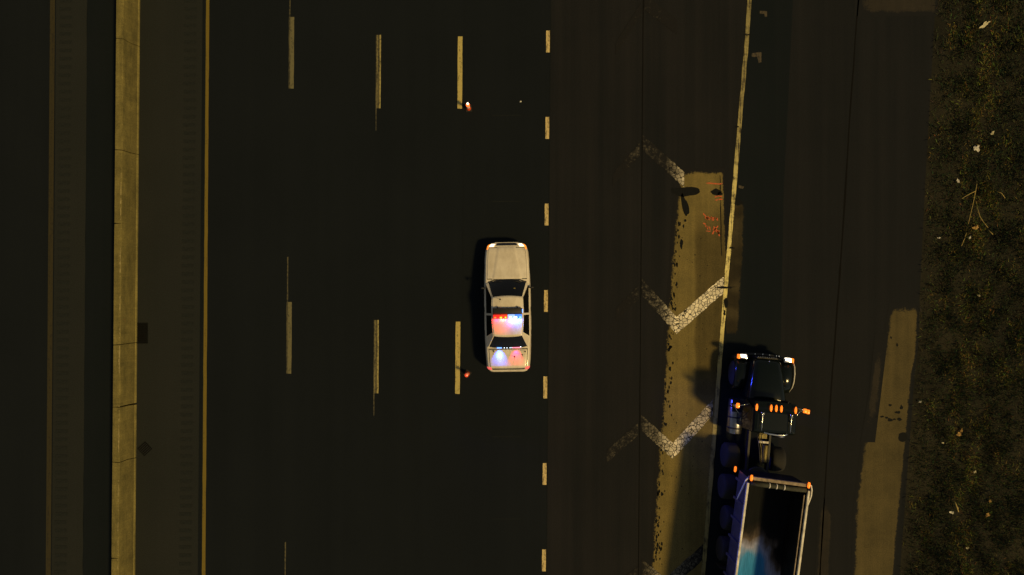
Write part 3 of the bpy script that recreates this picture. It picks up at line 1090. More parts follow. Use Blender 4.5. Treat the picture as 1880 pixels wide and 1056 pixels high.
# dark strip above the rear bumper with scuffs and plate recess
patch('bumper_step', -2.545, -2.60, -3.0, 3.0, M['black'], car, .006, 4, 20, .004)
patch('number_plate', -2.62, -2.68, -.55, .55, M['plastic'], car, .012, 3, 6, .004)
patch('grille', 2.565, 2.675, -1.75, 1.75, M['grille'], car, .008, 6, 16, .006)
patch('front_bumper', 2.682, 2.704, -3.6, 3.6, M['car_white'], car, .012, 5, 24, .010)
patch('rear_bumper', -2.615, -2.712, -5.6, 5.6, M['car_white'], car, .014, 6, 30, .010)
for s in (-1, 1):
    hl = patch('headlight', 2.50, 2.645, s * 1.95, s * 3.75, M['lens_glow'], car, .012, 8, 10, .010)
    patch('reflector', 2.525, 2.625, s * 2.15, s * 3.35, M['hot'], hl, .016, 6, 8, .004)
    patch('turn_signal', 2.40, 2.62, s * 3.8, s * 4.9, M['amber'], hl, .012, 8, 6, .008)
    tl = patch('taillight', -2.46, -2.60, s * 2.9, s * 6.2, M['red_tail'], car, .012, 8, 10, .010)
    # doors with their handles
    for (ya, yb) in ((.86, -.27), (-.30, -1.22)):
        d = patch('door', ya, yb, s * 4.75, s * 8.4, M['car_white'], car, .006, 12, 14, .012)
        hp = surf(yb + .17, s * 5.6)
        box('handle', (hp.x + s * .015, hp.y, hp.z), (.03, .20, .035), M['black'], d, .008)

# greenhouse
RF, RR = .43, -1.16         # roof front and rear edge


def roof_z(x, y):
    k = (y - RR) / (RF - RR)
    return 1.452 - .055 * (abs(x) / .63) ** 2.4 - .03 * (abs(2 * k - 1)) ** 3


def roof_pt(u, k):
    """u -1..1 across, k 0 front .. 1 rear"""
    bow = .05 * (1 - u * u)
    y = RF + (RR - RF) * k + (bow if k < .5 else -bow * .8) * abs(2 * k - 1) ** 2
    hw = .595 + .045 * math.sin(math.pi * min(1, k * .9 + .15))
    return Vector((u * hw, y, roof_z(u * .63, RF + (RR - RF) * k)))


v, f = [], []
nu, nk = 20, 20
for i in range(nk + 1):
    for j in range(nu + 1):
        v.append(roof_pt(2 * j / nu - 1, i / nk))
for i in range(nk):
    for j in range(nu):
        a = i * (nu + 1) + j
        f.append((a, a + nu + 1, a + nu + 2, a + 1))
rm = mesh_obj('roof', v, f, M['car_white'], car, True)
sm = rm.modifiers.new('thick', 'SOLIDIFY')
sm.thickness = .03
sm.offset = -1 if rm.data.polygons[0].normal.z > 0 else 1


def lerp_grid(name, A, B, mat, n=14, m=6, bulge=.03, smooth=True, parent=car):
    """panel spanned between two edges A(u) and B(u), bulging outwards"""
    v, f = [], []
    for i in range(m + 1):
        k = i / m
        for j in range(n + 1):
            u = j / n
            a, b = A(u), B(u)
            p = a.lerp(b, k)
            p = p + Vector((0, 0, 1)) * bulge * 4 * k * (1 - k) * .6
            v.append(p)
    for i in range(m):
        for j in range(n):
            q = i * (n + 1) + j
            f.append((q, q + 1, q + n + 2, q + n + 1))
    o = mesh_obj(name, v, f, mat, parent, smooth)
    bm_ = bmesh.new(); bm_.from_mesh(o.data)
    bmesh.ops.recalc_face_normals(bm_, faces=bm_.faces[:])
    if sum(fc.normal.z for fc in bm_.faces) < 0:
        bmesh.ops.reverse_faces(bm_, faces=bm_.faces[:])
    bm_.to_mesh(o.data); bm_.free()
    return o


def wbase(u):
    x = (2 * u - 1) * .80
    return Vector((x, 1.16 - .16 * (x / .80) ** 2, .962 - .03 * (x / .8) ** 2))


def wtop(u):
    p = roof_pt((2 * u - 1) * .955, 0.0)
    return p + Vector((0, .012, -.012))


def rbase(u):
    x = (2 * u - 1) * .785
    return Vector((x, -1.70 + .08 * (x / .78) ** 2, 1.062 - .035 * (x / .78) ** 2))


def rtop(u):
    p = roof_pt((2 * u - 1) * .95, 1.0)
    return p + Vector((0, -.012, -.012))


lerp_grid('windshield', wbase, wtop, M['glass'], bulge=.03)
lerp_grid('rear_window', rbase, rtop, M['glass'], bulge=.03)
mesh_obj('cowl', [wbase(u / 12) + Vector((0, .055, .006)) for u in range(13)] + [wbase(u / 12) + Vector((0, -.01, .004)) for u in range(13)],
         [(i, i + 13, i + 14, i + 1) for i in range(12)], M['black'], car)
for s in (-1, 1):
    def sb(y):
        return Vector((s * .885, y, .955))

    def st(y):
        k = (RF - y) / (RF - RR)
        p = roof_pt(s * .985, max(0, min(1, k)))
        return Vector((p.x + s * .012, y, p.z - .02))
    lerp_grid('side_window', lambda u: sb(.92 - u * 1.16), lambda u: st(.36 - u * .60), M['glass'], 10, 5, 0)
    lerp_grid('side_window', lambda u: sb(-.31 - u * .90), lambda u: st(-.31 - u * .72), M['glass'], 10, 5, 0)
    # pillars
    def pil(name, a, b, wa, wb, th=.02):
        vv = []
        for (p, w_) in ((a, wa), (b, wb)):
            for dx in (0, 1):
                vv.append(Vector(p) + Vector(w_) * dx)
        n_ = (vv[1] - vv[0]).cross(vv[2] - vv[0]).normalized()
        if n_.x * s < 0 and abs(n_.x) > .05 or (abs(n_.x) <= .05 and n_.z < 0):
            n_ = -n_
        allv = [p + n_ * .012 for p in vv] + [p - n_ * th for p in vv]
        bm_ = bmesh.new()
        bv = [bm_.verts.new(p) for p in allv]
        for q in ((0, 1, 3, 2), (4, 6, 7, 5), (0, 4, 5, 1), (2, 3, 7, 6), (0, 2, 6, 4), (1, 5, 7, 3)):
            bm_.faces.new([bv[i] for i in q])
        bmesh.ops.bevel(bm_, geom=bm_.edges[:], offset=.005, segments=1, affect='EDGES')
        return bm_obj(name, bm_, M['car_white'], car)
    tf = roof_pt(s * .97, 0.0)
    pil('pillar', (s * .775, 1.02, .955), (tf.x, tf.y, tf.z - .01), (s * .10, -.07, -.01), (s * .03, -.07, -.01))
    pil('pillar', (s * .887, -.235, .95), (st(-.235).x, -.235, st(-.235).z + .005), (0, -.085, 0), (0, -.085, 0))
    tr = roof_pt(s * .96, 1.0)
    pil('rear_pillar', (s * .885, -1.20, .955), (st(-1.02).x, -1.00, st(-1.02).z + .012), (-s * .07, -.46, .09), (-s * .015, -.175, -.01))
    # drip rail along the roof edge
    tube('roof_rail', [roof_pt(s * 1.0, k / 12) + Vector((s * .006, 0, -.012)) for k in range(13)], .014, M['car_white'], car, 6)
    # mirrors
    mr = bm_obj('mirror', bx(bmesh.new(), (s * 1.01, .80, 1.00), (.15, .08, .12), .03), M['black'], car, True)
    box('arm', (s * .915, .80, .985), (.10, .05, .04), M['black'], mr, .01)
    mesh_obj('mirror_glass', [(s * .95, .757, .96), (s * 1.07, .757, .96), (s * 1.07, .757, 1.04), (s * .95, .757, 1.04)], [(0, 1, 2, 3)], M['chrome'], mr)
# wipers, dash things behind the glass edge, aerials
for (x0, x1) in ((-.62, -.05), (.0, .58)):
    tube('wiper', [(x0, 1.10 - .16 * (x0 / .8) ** 2, .995), ((x0 + x1) / 2, 1.07, 1.02), (x1, 1.02, 1.04)], .011, M['black'], car, 6)
for (x, y) in ((-.29, .33), (-.60, -1.80), (.70, -1.84), (.26, -2.04), (.58, -1.97)):
    z = roof_z(x, y) if y > -1.1 else surf(y, x / .95 * 3.2).z + .012
    a = bm_obj('aerial', lathe_into(bmesh.new(), [(.032, 0), (.030, .02), (.012, .032), (.008, .05)], 'Z', 10, (x, y, z)), M['black'], car, True)
    tube('whip', [(x, y, z + .04), (x - .01, y - .04, z + .22), (x - .02, y - .10, z + .40)], .006, M['black'], a, 5)

p0 = wbase(.72).lerp(wtop(.72), .55) + Vector((0, 0, .025))
box('windshield_glint', p0, (.08, .04, .012), M['deck'], car, .002)  # small yellowish block added for a glint on the windshield
for u in (.40, .47, .55, .60, .83):
    p0 = rbase(u) + Vector((0, .03, .035))
    box('deck_light', p0, (.03, .025, .02), M['white_led'], car, .004)

# the light bar, its beacons and their light
lb = bm_obj('light_bar', bx(bmesh.new(), (0, -.15, 1.515), (1.20, .26, .055), .02), M['black'], car, True)
for s in (-1, 1):
    for (my, ml) in ((-.02, .12), (-.26, .06)):
        bm_obj('mount', bx(bmesh.new(), (s * .40, my, 1.478), (.05, ml, .05), .008), M['black'], lb)
bm_obj('red_lens', bx(bmesh.new(), (-.30, -.14, 1.567), (.56, .22, .05), .018), M['red_lens'], lb, True)
bm_obj('blue_lens', bx(bmesh.new(), (.30, -.14, 1.567), (.56, .22, .05), .018), M['blue_lens'], lb, True)
bm_obj('lens_cap', bx(bmesh.new(), (0, -.13, 1.598), (1.14, .19, .016), .006), M['black'], lb, True)
for (x, w_, mk) in ((-.445, .29, 'red_glow'), (-.15, .29, 'orange_glow'), (.15, .29, 'white_glow'), (.445, .29, 'blue_glow')):
    bm_obj('lens', bx(bmesh.new(), (x, -.365, 1.53), (w_, .17, .06), .02), M[mk], lb, True)  # added glowing row, stands in for the saturated colour spilled on the roof
bx_base = bm_obj('added_base_plate', bx(bmesh.new(), (0, -.36, 1.49), (1.19, .19, .016), .004), M['black'], lb)  # plate under the added glowing row
for (x, w_, mk) in ((-.50, .12, 'red_led'), (-.27, .13, 'orange_led'), (-.08, .10, 'orange_led'), (.12, .14, 'white_led'), (.32, .18, 'white_led'), (.515, .12, 'blue_led')):
    bm_obj('beacon', bx(bmesh.new(), (x, -.40, 1.563), (w_ * .7, .06, .016), .006), M[mk], lb)
bm_obj('beacon', bx(bmesh.new(), (.608, -.14, 1.545), (.02, .14, .05), .006), M['blue_led'], lb)


def lamp(name, kind, loc, aim, col, power, parent, **kw):
    d = bpy.data.lights.new(name, kind)
    d.color = col
    d.energy = power
    for k, v_ in kw.items():
        setattr(d, k, v_)
    o = bpy.data.objects.new(name, d)
    link(o, parent)
    o.location = loc
    o.rotation_euler = (Vector(aim) - Vector(loc)).to_track_quat('-Z', 'Y').to_euler()
    return o


lamp('red_beam', 'AREA', (-.32, -.47, 1.54), (-.32, -.80, 1.36), (1.0, .0, .04), 15.0, lb, shape='RECTANGLE', size=.5, size_y=.05)
lamp('orange_beam', 'AREA', (-.20, -.47, 1.54), (-.20, -.66, 1.40), (1.0, .20, .01), 1.6, lb, shape='RECTANGLE', size=.24, size_y=.05)
lamp('white_beam', 'AREA', (.32, -.47, 1.54), (.32, -.80, 1.36), (.05, .16, 1.0), 13.0, lb, shape='RECTANGLE', size=.46, size_y=.05)
lamp('blue_beam', 'SPOT', (.68, -.16, 1.57), (9.6, -5.6, 4.5), (.03, .06, 1.0), 1900, lb, spot_size=R(60), spot_blend=.35, shadow_soft_size=.06)
# rear deck lights at the foot of the back window
for (x, mk, col, pw) in ((-.36, 'blue_led', (.02, .09, 1.0), 110.0), (.33, 'pink_led', (1.0, .0, .10), 46.0)):
    dl = bm_obj('deck_light', bx(bmesh.new(), (x, -1.665, 1.095), (.20 if x < 0 else .34, .03, .025), .006), M[mk], car)
    lamp('deck_beam', 'SPOT', (x, -1.70, 1.27), (x + (-.0), -2.03, 1.06), col, pw, dl, spot_size=R(80), spot_blend=.8, shadow_soft_size=.03)
    if x < 0:
        lamp('deck_core', 'SPOT', (x, -1.70, 1.27), (x, -2.03, 1.06), (.45, .70, 1.0), 16.0, dl, spot_size=R(40), spot_blend=.9, shadow_soft_size=.03)

# ------------------------------------------------------------------ truck tractor
TR = R(-4.6)
truck = empty('truck_tractor', 'dark green truck tractor with amber cab lights, driving up the ramp', 'truck', (10.44, -2.82, 0), TR)
tp = M['truck_paint']
# hood lofted
bm = bmesh.new()
rings = []
for (y, hw, zt, zb) in ((-.10, .42, 1.22, .70), (-.13, .52, 1.34, .66), (-.25, .58, 1.44, .65), (-.7, .66, 1.56, .65), (-1.2, .73, 1.64, .7), (-1.68, .80, 1.70, .8), (-1.74, .80, 1.69, .8)):
    ring = []
    for (fx, fz) in ((-1, 0), (-1, .55), (-.97, .80), (-.86, .94), (-.6, .985), (0, 1), (.6, .985), (.86, .94), (.97, .80), (1, .55), (1, 0)):
        ring.append(bm.verts.new((hw * fx, y, zb + (zt - zb) * fz)))
    rings.append(ring)
for a, b in zip(rings, rings[1:]):
    for j in range(10):
        bm.faces.new((a[j], a[j + 1], b[j + 1], b[j]))
    bm.faces.new((a[10], a[0], b[0], b[10]))
bm.faces.new(rings[0]); bm.faces.new(rings[-1][::-1])
hood = bm_obj('hood', bm, tp, truck, True)
tube('hood_ornament', [(0, -.22, 1.44), (0, -.20, 1.50), (0, -.14, 1.515)], .014, M['chrome'], hood, 6)
bm = bx(bmesh.new(), (0, -.075, .98), (.86, .05, .56), .015)
gr = bm_obj('grille', bm, M['truck_frame'], truck)
fb = None
for i in range(9):
    o = box('grille_bar', (0, 0, 0), (.026, .03, .52), M['chrome'], gr, .006) if fb is None else link(bpy.data.objects.new('grille_bar', fb.data), gr)
    fb = fb or o
    o.location = (-.36 + i * .09, -.04, .98)
# bumper, curved in plan
v, f = [], []
for i in range(17):
    u = i / 8 - 1
    x = u * 1.17
    y = .06 - .20 * abs(u) ** 3
    for (dy, z) in ((0, .38), (.0, .72), (-.06, .75), (-.10, .38)):
        v.append((x, y + dy, z))
for i in range(16):
    for j in range(4):
        j2 = (j + 1) % 4
        f.append((i * 4 + j, (i + 1) * 4 + j, (i + 1) * 4 + j2, i * 4 + j2))
f += [(0, 1, 2, 3), (67, 66, 65, 64)]
bp = mesh_obj('bumper', v, f, M['truck_frame'], truck)
for (x, y) in ((-.72, .03), (-.34, .05), (-.02, .06), (.26, .05), (.55, .04), (.66, .035), (-.83, .0)):
    box('bumper_bolt', (x, y - .02, .765), (.035, .06, .03), M['chrome'], bp, .008)
for s in (-1, 1):
    # fender arching over the front wheel
    v, f = [], []
    n = 16
    for i in range(n + 1):
        a = R(8) + R(165) * i / n
        y = -.84 + .68 * math.cos(a)
        z = .52 + .60 * math.sin(a) ** .8
        for (x, dz) in ((.60, -.03), (.64, .02), (.88, .035), (1.10, .01), (1.19, -.05), (1.20, -.12), (1.16, -.12), (.64, -.06)):
            v.append((s * x, y, z + dz))
    for i in range(n):
        for j in range(8):
            j2 = (j + 1) % 8
            f.append((i * 8 + j, i * 8 + j2, (i + 1) * 8 + j2, (i + 1) * 8 + j))
    bm_ = bmesh.new()
    m_ = bpy.data.meshes.new('t'); m_.from_pydata(v, [], f); bm_.from_mesh(m_); bpy.data.meshes.remove(m_)
    fd = bm_obj('fender', bm_, tp, truck, True)
    if s > 0:
        tube('trim', [(s * 1.16, -.14, 1.02), (s * 1.205, -.35, 1.10), (s * 1.215, -.62, 1.14), (s * 1.21, -.95, 1.13), (s * 1.19, -1.22, 1.05), (s * 1.15, -1.42, .88)],
         [.016, .022, .026, .026, .022, .014], M['rail'] if s > 0 else M['tank'], fd, 6)
    hl = bm_obj('headlight', bx(bmesh.new(), (s * .91, -.12, 1.00), (.36, .16, .24), .04), M['chrome'], truck, True)
    bm_obj('lamp_lens', bx(bmesh.new(), (s * .92, -.07, 1.07), (.25, .13, .17), .04), M['hot'], hl, True)
    bm_obj('turn_signal', bx(bmesh.new(), (s * 1.105, -.10, 1.05), (.09, .18, .18), .03), M['amber_hot'], hl, True)
    wheel(truck, s * 1.02, -.84, .51, .29, s, M['chrome'])
    for ay in (-4.30, -5.62):
        wheel(truck, s * .95, ay, .51, .56, s, M['tank'])
    # fuel tank with straps and steps
    tk = lathe('fuel_tank', [(.05, -3.35), (.28, -3.34), (.31, -3.30), (.31, -1.95), (.28, -1.91), (.05, -1.90)], M['tank'], truck, 'Y', 24, (s * .92, 0, .66))
    for yy in (-2.2, -2.65, -3.1):
        lathe('strap', [(.30, yy - .03), (.318, yy - .03), (.318, yy + .03), (.30, yy + .03)], M['truck_frame'], tk, 'Y', 24, (s * .92, 0, .66))
    box('step', (s * 1.02, -2.15, .99), (.34, .50, .035), M['deck'] if s > 0 else M['truck_frame'], truck, .008)
    # cab side windows and doors
    v = [(s * .955, -1.80, 1.62), (s * .955, -2.72, 1.62), (s * .87, -2.66, 2.33), (s * .87, -2.02, 2.33)]
    mesh_obj('side_window', v, [(0, 1, 2, 3)], M['glass'], truck)
    d = box('door', (s * .945, -2.25, 1.24), (.03, .96, .70), tp, truck, .012)
    box('handle', (s * .97, -2.62, 1.46), (.03, .14, .035), M['chrome'], d, .008)
    # mirrors on chrome arms
    mr = bm_obj('mirror', bx(bmesh.new(), (s * 1.36, -1.98, 1.90), (.22, .10, .46), .03), M['chrome'], truck, True)
    tube('mirror_arm', [(s * .93, -1.86, 2.20), (s * 1.20, -1.92, 2.22), (s * 1.36, -1.97, 2.16)], .016, M['chrome'], mr, 6)
    tube('mirror_arm', [(s * .95, -2.50, 1.62), (s * 1.20, -2.25, 1.66), (s * 1.36, -2.0, 1.70)], .016, M['chrome'], mr, 6)
    if s > 0:
        bm_obj('marker_light', bx(bmesh.new(), (1.30, -1.96, 2.17), (.14, .17, .08), .03), M['amber_hot'], mr, True)
        bm_obj('marker_light', bx(bmesh.new(), (1.43, -1.99, 2.16), (.12, .17, .08), .03), M['amber_hot'], mr, True)
    else:
        bm_obj('marker_light', bx(bmesh.new(), (-1.36, -1.96, 2.17), (.13, .20, .08), .04), M['amber_hot'], mr, True)
    # air horn
    hn = lathe('air_horn', [(.012, -2.78), (.016, -2.4), (.026, -2.2), (.05, -2.12), (.085, -2.07), (.07, -2.065)], M['chrome'], truck, 'Y', 14, (s * .56, 0, 2.72))
    box('bracket', (s * .56, -2.35, 2.66), (.04, .05, .09), M['truck_frame'], hn, .006)
# cab
bm = bmesh.new()
rings = []
for (z, y0, y1, hw) in ((.80, -1.72, -2.92, .94), (1.55, -1.72, -2.93, .95), (1.70, -1.74, -2.93, .945), (2.34, -1.98, -2.91, .865), (2.50, -1.90, -2.90, .85), (2.58, -1.98, -2.84, .80), (2.61, -2.1, -2.74, .70)):
    ring = []
    for (ux, uy) in ((-1, .04), (-.93, 0), (-.5, -.02), (0, -.03), (.5, -.02), (.93, 0), (1, .04), (1, .96), (.93, 1), (0, 1.01), (-.93, 1), (-1, .96)):
        ring.append(bm.verts.new((hw * ux, y0 + (y1 - y0) * uy, z)))
    rings.append(ring)
for a, b in zip(rings, rings[1:]):
    for j in range(12):
        bm.faces.new((a[j], a[(j + 1) % 12], b[(j + 1) % 12], b[j]))
bm.faces.new(rings[0]); bm.faces.new(rings[-1][::-1])
cab = bm_obj('cab', bm, tp, truck, False)
for s in (-1, 1):
    mesh_obj('windshield', [(s * .04, -1.70, 1.76), (s * .84, -1.69, 1.76), (s * .78, -1.90, 2.30), (s * .04, -1.92, 2.32)], [(0, 1, 2, 3)], M['glass'], truck)
mesh_obj('sun_visor', [(-.80, -1.70, 2.43), (0, -1.66, 2.45), (.80, -1.70, 2.43), (.84, -1.93, 2.52), (0, -1.92, 2.53), (-.84, -1.93, 2.52)],
         [(0, 1, 4, 5), (1, 2, 3, 4)], tp, truck)
for x in (-.76, -.20, 0.0, .20, .76):
    bm_obj('marker_light', lathe_into(bmesh.new(), [(.03, -.12), (.044, -.05), (.044, .06), (.02, .14)], 'Y', 12, (x, -1.92 + .02 * (1 - abs(x)), 2.58)), M['amber_hot'], truck, True)
tube('roof_trim', [(-.42, -2.86, 2.60), (-.2, -2.90, 2.615), (.1, -2.92, 2.62), (.38, -2.90, 2.615), (.52, -2.86, 2.60)], .035, M['chrome'], truck, 8)
mesh_obj('rear_window', [(-.5, -2.945, 1.75), (.5, -2.945, 1.75), (.48, -2.935, 2.25), (-.48, -2.935, 2.25)], [(0, 1, 2, 3)], M['glass'], truck)
for s in (-1, 1):
    box('frame_rail', (s * .42, -3.45, 1.0), (.09, 6.0, .27), M['truck_frame'], truck, .01)
dk = box('deck_plate', (.10, -3.22, 1.17), (.34, .30, .03), M['deck'], truck, .006)
for i in range(5):
    box('tread', (.10, -3.33 + i * .055, 1.19), (.30, .018, .012), M['deck'], dk, .002)
box('deck_step', (.16, -3.52, 1.16), (.40, .09, .035), M['rail'], truck, .006)
lathe('air_tank', [(.03, -.36), (.10, -.35), (.11, -.32), (.11, .32), (.10, .35), (.03, .36)], M['deck'], truck, 'Y', 16, (.22, -3.98, 1.20))
for i, (x, col) in enumerate(((-.10, 'truck_frame'), (-.02, 'deck'), (.06, 'truck_frame'))):
    tube('air_hose', [(x, -2.95, 1.7), (x - .1, -3.2, 1.35), (x + .05, -3.8, 1.3), (x * .5, -4.4, 1.5)], .018, M[col], truck, 6)
lathe('coupling', [(.10, 1.14), (.46, 1.15), (.48, 1.19), (.42, 1.20), (.05, 1.2)], M['truck_frame'], truck, 'Z', 24, (0, -5.0, 0))

# ------------------------------------------------------------------ dump trailer
TA = R(-7.4)
tl = empty('dump_trailer', 'open dump trailer with bright top rails behind the dark truck', 'trailer', (10.36, -7.56, 0), TA)
LEN, ZT, HW = 8.4, 2.6, 1.17
CS = [(-1.0, ZT), (-.975, 1.60), (-.955, 1.34), (-.925, 1.24), (-.86, 1.205), (0, 1.20), (.86, 1.205), (.925, 1.24), (.955, 1.34), (.975, 1.60), (1.0, ZT)]


def tub(scale, dz, y0, y1, name, mat, inward, cols, parent=tl):
    v, f = [], []
    ny_ = 24
    for i in range(ny_ + 1):
        y = y0 + (y1 - y0) * i / ny_
        for j in cols:
            x, z = CS[j]
            v.append((x * HW * scale, y, z + (dz if z < ZT else 0)))
    n = len(cols)
    for i in range(ny_):
        for j in range(n - 1):
            q = i * n + j
            f.append((q, q + 1, q + n + 1, q + n) if inward else (q, q + n, q + n + 1, q + 1))
    return mesh_obj(name, v, f, mat, parent, True)


tub(1.0, 0, 0, -LEN, 'tub_shell', M['trailer_side'], False, list(range(11)))
tub(.965, .04, -.05, -LEN, 'bed_wall', M['bed_wall'], True, [0, 1, 2])
tub(.965, .04, -.05, -LEN, 'bed_wall', M['bed_wall'], True, [8, 9, 10])
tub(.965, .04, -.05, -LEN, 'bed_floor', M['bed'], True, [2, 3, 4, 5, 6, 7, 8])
# front bulkhead, sloping back to the bed
bm = bmesh.new()
fr = [bm.verts.new((x * HW, .0, z)) for x, z in CS]
bk = [bm.verts.new((x * HW * .965, -.05 - .38 * (ZT - z) / 1.4, z + (.04 if z < ZT else 0))) for x, z in CS]
bm.faces.new(fr); bm.faces.new(bk[::-1])
for j in range(10):
    bm.faces.new((fr[j], fr[j + 1], bk[j + 1], bk[j]))
bm.faces.new((fr[10], fr[0], bk[0], bk[10]))
bm_obj('bulkhead', bm, M['bed_wall'], tl)
bm = bmesh.new()
tr_ = [bm.verts.new((x * HW, -LEN - .03, z)) for x, z in CS]
t2 = [bm.verts.new((x * HW, -LEN - .10, z)) for x, z in CS]
bm.faces.new(tr_); bm.faces.new(t2[::-1])
for j in range(11):
    bm.faces.new((tr_[j], tr_[(j + 1) % 11], t2[(j + 1) % 11], t2[j]))
bm_obj('tailgate', bm, M['trailer_side'], tl)
for s in (-1, 1):
    box('top_rail', (s * 1.19, -LEN / 2 - .12, ZT + .05), (.085, LEN - .1, .10), M['rail'], tl, .018)
    if s > 0:
        box('inner_rail', (1.075, -LEN / 2 - .12, ZT - .02), (.045, LEN - .5, .05), M['rail_front'], tl, .008)
    fb = None
    for i in range(11):
        if fb is None:
            o = fb = box('side_rib', (0, 0, 0), (.06, .09, 1.22), M['trailer_side'], tl, .012)
        else:
            o = link(bpy.data.objects.new('side_rib', fb.data), tl)
        o.location = (s * (HW + .03), -.35 - i * .77, 1.96)
box('front_rail', (0, .03, ZT + .06), (2.40, .13, .12), M['rail_front'], tl, .02)
tube('tarp_roll', [(-1.08, -.17, ZT + .04), (-.5, -.175, ZT + .05), (.0, -.17, ZT + .045), (.5, -.18, ZT + .05), (1.08, -.17, ZT + .04)], [.09, .10, .095, .10, .09], M['tarp'], tl, 12)
for i, x in enumerate((-.36, -.08, .22)):
    lathe('tarp_strap', [(.098, x - .018), (.108, x - .018), (.108, x + .018), (.098, x + .018)], M['white_tube'], tl, 'X', 14, (0, -.172, ZT + .047))
for (x, y, z) in ((-1.12, .06, ZT + .17), (1.12, .06, ZT + .16), (-1.28, .0, 1.36)):
    mk = lathe('marker_light', [(.035, -.11), (.05, -.06), (.05, .06), (.035, .11)], M['amber_hot'], tl, 'Y', 12, (x, y, z))
    box('lamp_base', (x + (.09 if z < 2 else 0), y, z - (.0 if z < 2 else .06)), (.12 if z < 2 else .08, .14, .05), M['black'], mk, .01)
tube('tarp_arm', [(-1.16, .06, ZT + .02), (-1.26, -.10, ZT - .02), (-1.30, -.40, ZT - .12), (-1.37, -.72, ZT - .20), (-1.42, -.95, ZT - .25)], [.026, .03, .032, .028, .016], M['white_tube'], tl, 8)
tube('tarp_arm', [(1.18, .05, ZT + .02), (1.28, .02, ZT + .01), (1.33, -.14, ZT - .0), (1.34, -.40, ZT - .02), (1.28, -.72, ZT - .05), (1.20, -.95, ZT - .06), (1.17, -1.10, ZT - .06)], .030, M['white_tube'], tl, 8)
for s in (-1, 1):
    box('frame_rail', (s * .45, -4.6, 1.02), (.12, 7.4, .22), M['truck_frame'], tl, .01)
    for y in (-2.25, -3.55, -6.2, -7.4):
        wheel(tl, s * .95, y, .50, .54, s, M['tank'])
    box('mud_flap', (s * .95, -4.25, .62), (.56, .025, .60), M['rubber'], tl, .005)
for y in (-2.25, -3.55, -6.2, -7.4):
    tube('axle', [(-.95, y, .50), (.95, y, .50)], .06, M['truck_frame'], tl, 8)

# ------------------------------------------------------------------ verge: grass, litter, twigs
l_out = L(3200, 3190)
verge = tag(band('grass_verge', l_edge, l_out, 0, m_pave('verge_soil', (0.007, 0.008, 0.007), (0.032, 0.030, 0.020), 3.0, 0.2, 0.9, 0.95, 0.15, 1.0)), kind='structure')
N = 230000
gx = rng.uniform(16.6, 27.0, N)
gy = rng.uniform(-19, 19, N)
edge = np.array([PX(row_x(l_edge, 528 - y * PXM), 528 - y * PXM).x for y in np.linspace(-19, 19, 80)])
ex = np.interp(gy, np.linspace(-19, 19, 80), edge)
d = gx - ex
keep = (d > 0.02) & (rng.random(N) < np.clip(0.10 + d * 0.8, 0, 1))
gx, gy, d = gx[keep], gy[keep], d[keep]
clump = np.array([mnoise.noise(Vector((x * 1.6, y * 1.1, 0))) + .6 * mnoise.noise(Vector((x * 4.5, y * 3.6, 5))) for x, y in zip(gx, gy)])
keep = rng.random(len(gx)) < np.clip(0.75 + clump, 0.2, 1)
gx, gy, d, clump = gx[keep], gy[keep], d[keep], clump[keep]
n = len(gx)
# a drier line of grass runs along the verge
lx = np.interp(gy, [-12.3, -3.5, 3.0, 12.3], [PX(1765, 0).x, PX(1782, 0).x, PX(1800, 0).x, PX(1815, 0).x])
dn = np.array([mnoise.noise(Vector((x * 2.1, y * 0.7, 9))) for x, y in zip(gx, gy)])
dry = np.clip(np.exp(-((gx - lx) / 0.55) ** 2) * 0.60 + dn * 1.25 - 0.10, 0, 1)
isdry = rng.random(n) < dry
ln = rng.uniform(.10, .30, n) * (1 + .5 * np.clip(clump, -.5, 1))
az = rng.uniform(0, 2 * math.pi, n)
tilt = rng.uniform(.35, 1.25, n)
wd = rng.uniform(.006, .014, n)
dx, dy = np.cos(az), np.sin(az)
V = np.zeros((n, 4, 3), dtype=np.float32)
hx, hz = np.sin(tilt) * ln, np.cos(tilt) * ln
V[:, 0] = np.stack([gx - dy * wd, gy + dx * wd, np.full(n, .0)], 1)
V[:, 1] = np.stack([gx + dy * wd, gy - dx * wd, np.full(n, .0)], 1)
V[:, 2] = np.stack([gx + dx * hx * .5 + dy * wd * .8, gy + dy * hx * .5 - dx * wd * .8, hz * .62], 1)
V[:, 3] = np.stack([gx + dx * hx, gy + dy * hx, hz * .9], 1)
me = bpy.data.meshes.new('grass')
me.vertices.add(n * 4)
me.vertices.foreach_set('co', V.reshape(-1))
base_i = np.arange(n) * 4
tri = np.stack([base_i, base_i + 1, base_i + 2, base_i, base_i + 2, base_i + 3], 1).reshape(-1)
me.loops.add(n * 6)
me.loops.foreach_set('vertex_index', tri.astype(np.int32))
me.polygons.add(n * 2)
me.polygons.foreach_set('loop_start', (np.arange(n * 2) * 3).astype(np.int32))
me.update(calc_edges=True)
green = np.stack([rng.uniform(.020, .052, n), rng.uniform(.027, .060, n), rng.uniform(.014, .030, n)], 1)
straw = np.stack([rng.uniform(.07, .21, n), rng.uniform(.075, .19, n), rng.uniform(.02, .05, n)], 1)
colr = np.where(isdry[:, None], straw, green)
ca = me.attributes.new('blade', 'FLOAT_COLOR', 'POINT')
ca.data.foreach_set('color', np.concatenate([np.repeat(colr, 4, 0), np.ones((n * 4, 1))], 1).astype(np.float32).reshape(-1))
t = NT('grass_blade')
at = t.new('ShaderNodeAttribute', attribute_name='blade')
me.materials.append(t.done(at.outputs['Color'], .75, 0, .25))
go = link(bpy.data.objects.new('grass', me))
tag(go, 'rough dark grass with dry straw patches on the verge', 'grass', kind='stuff')


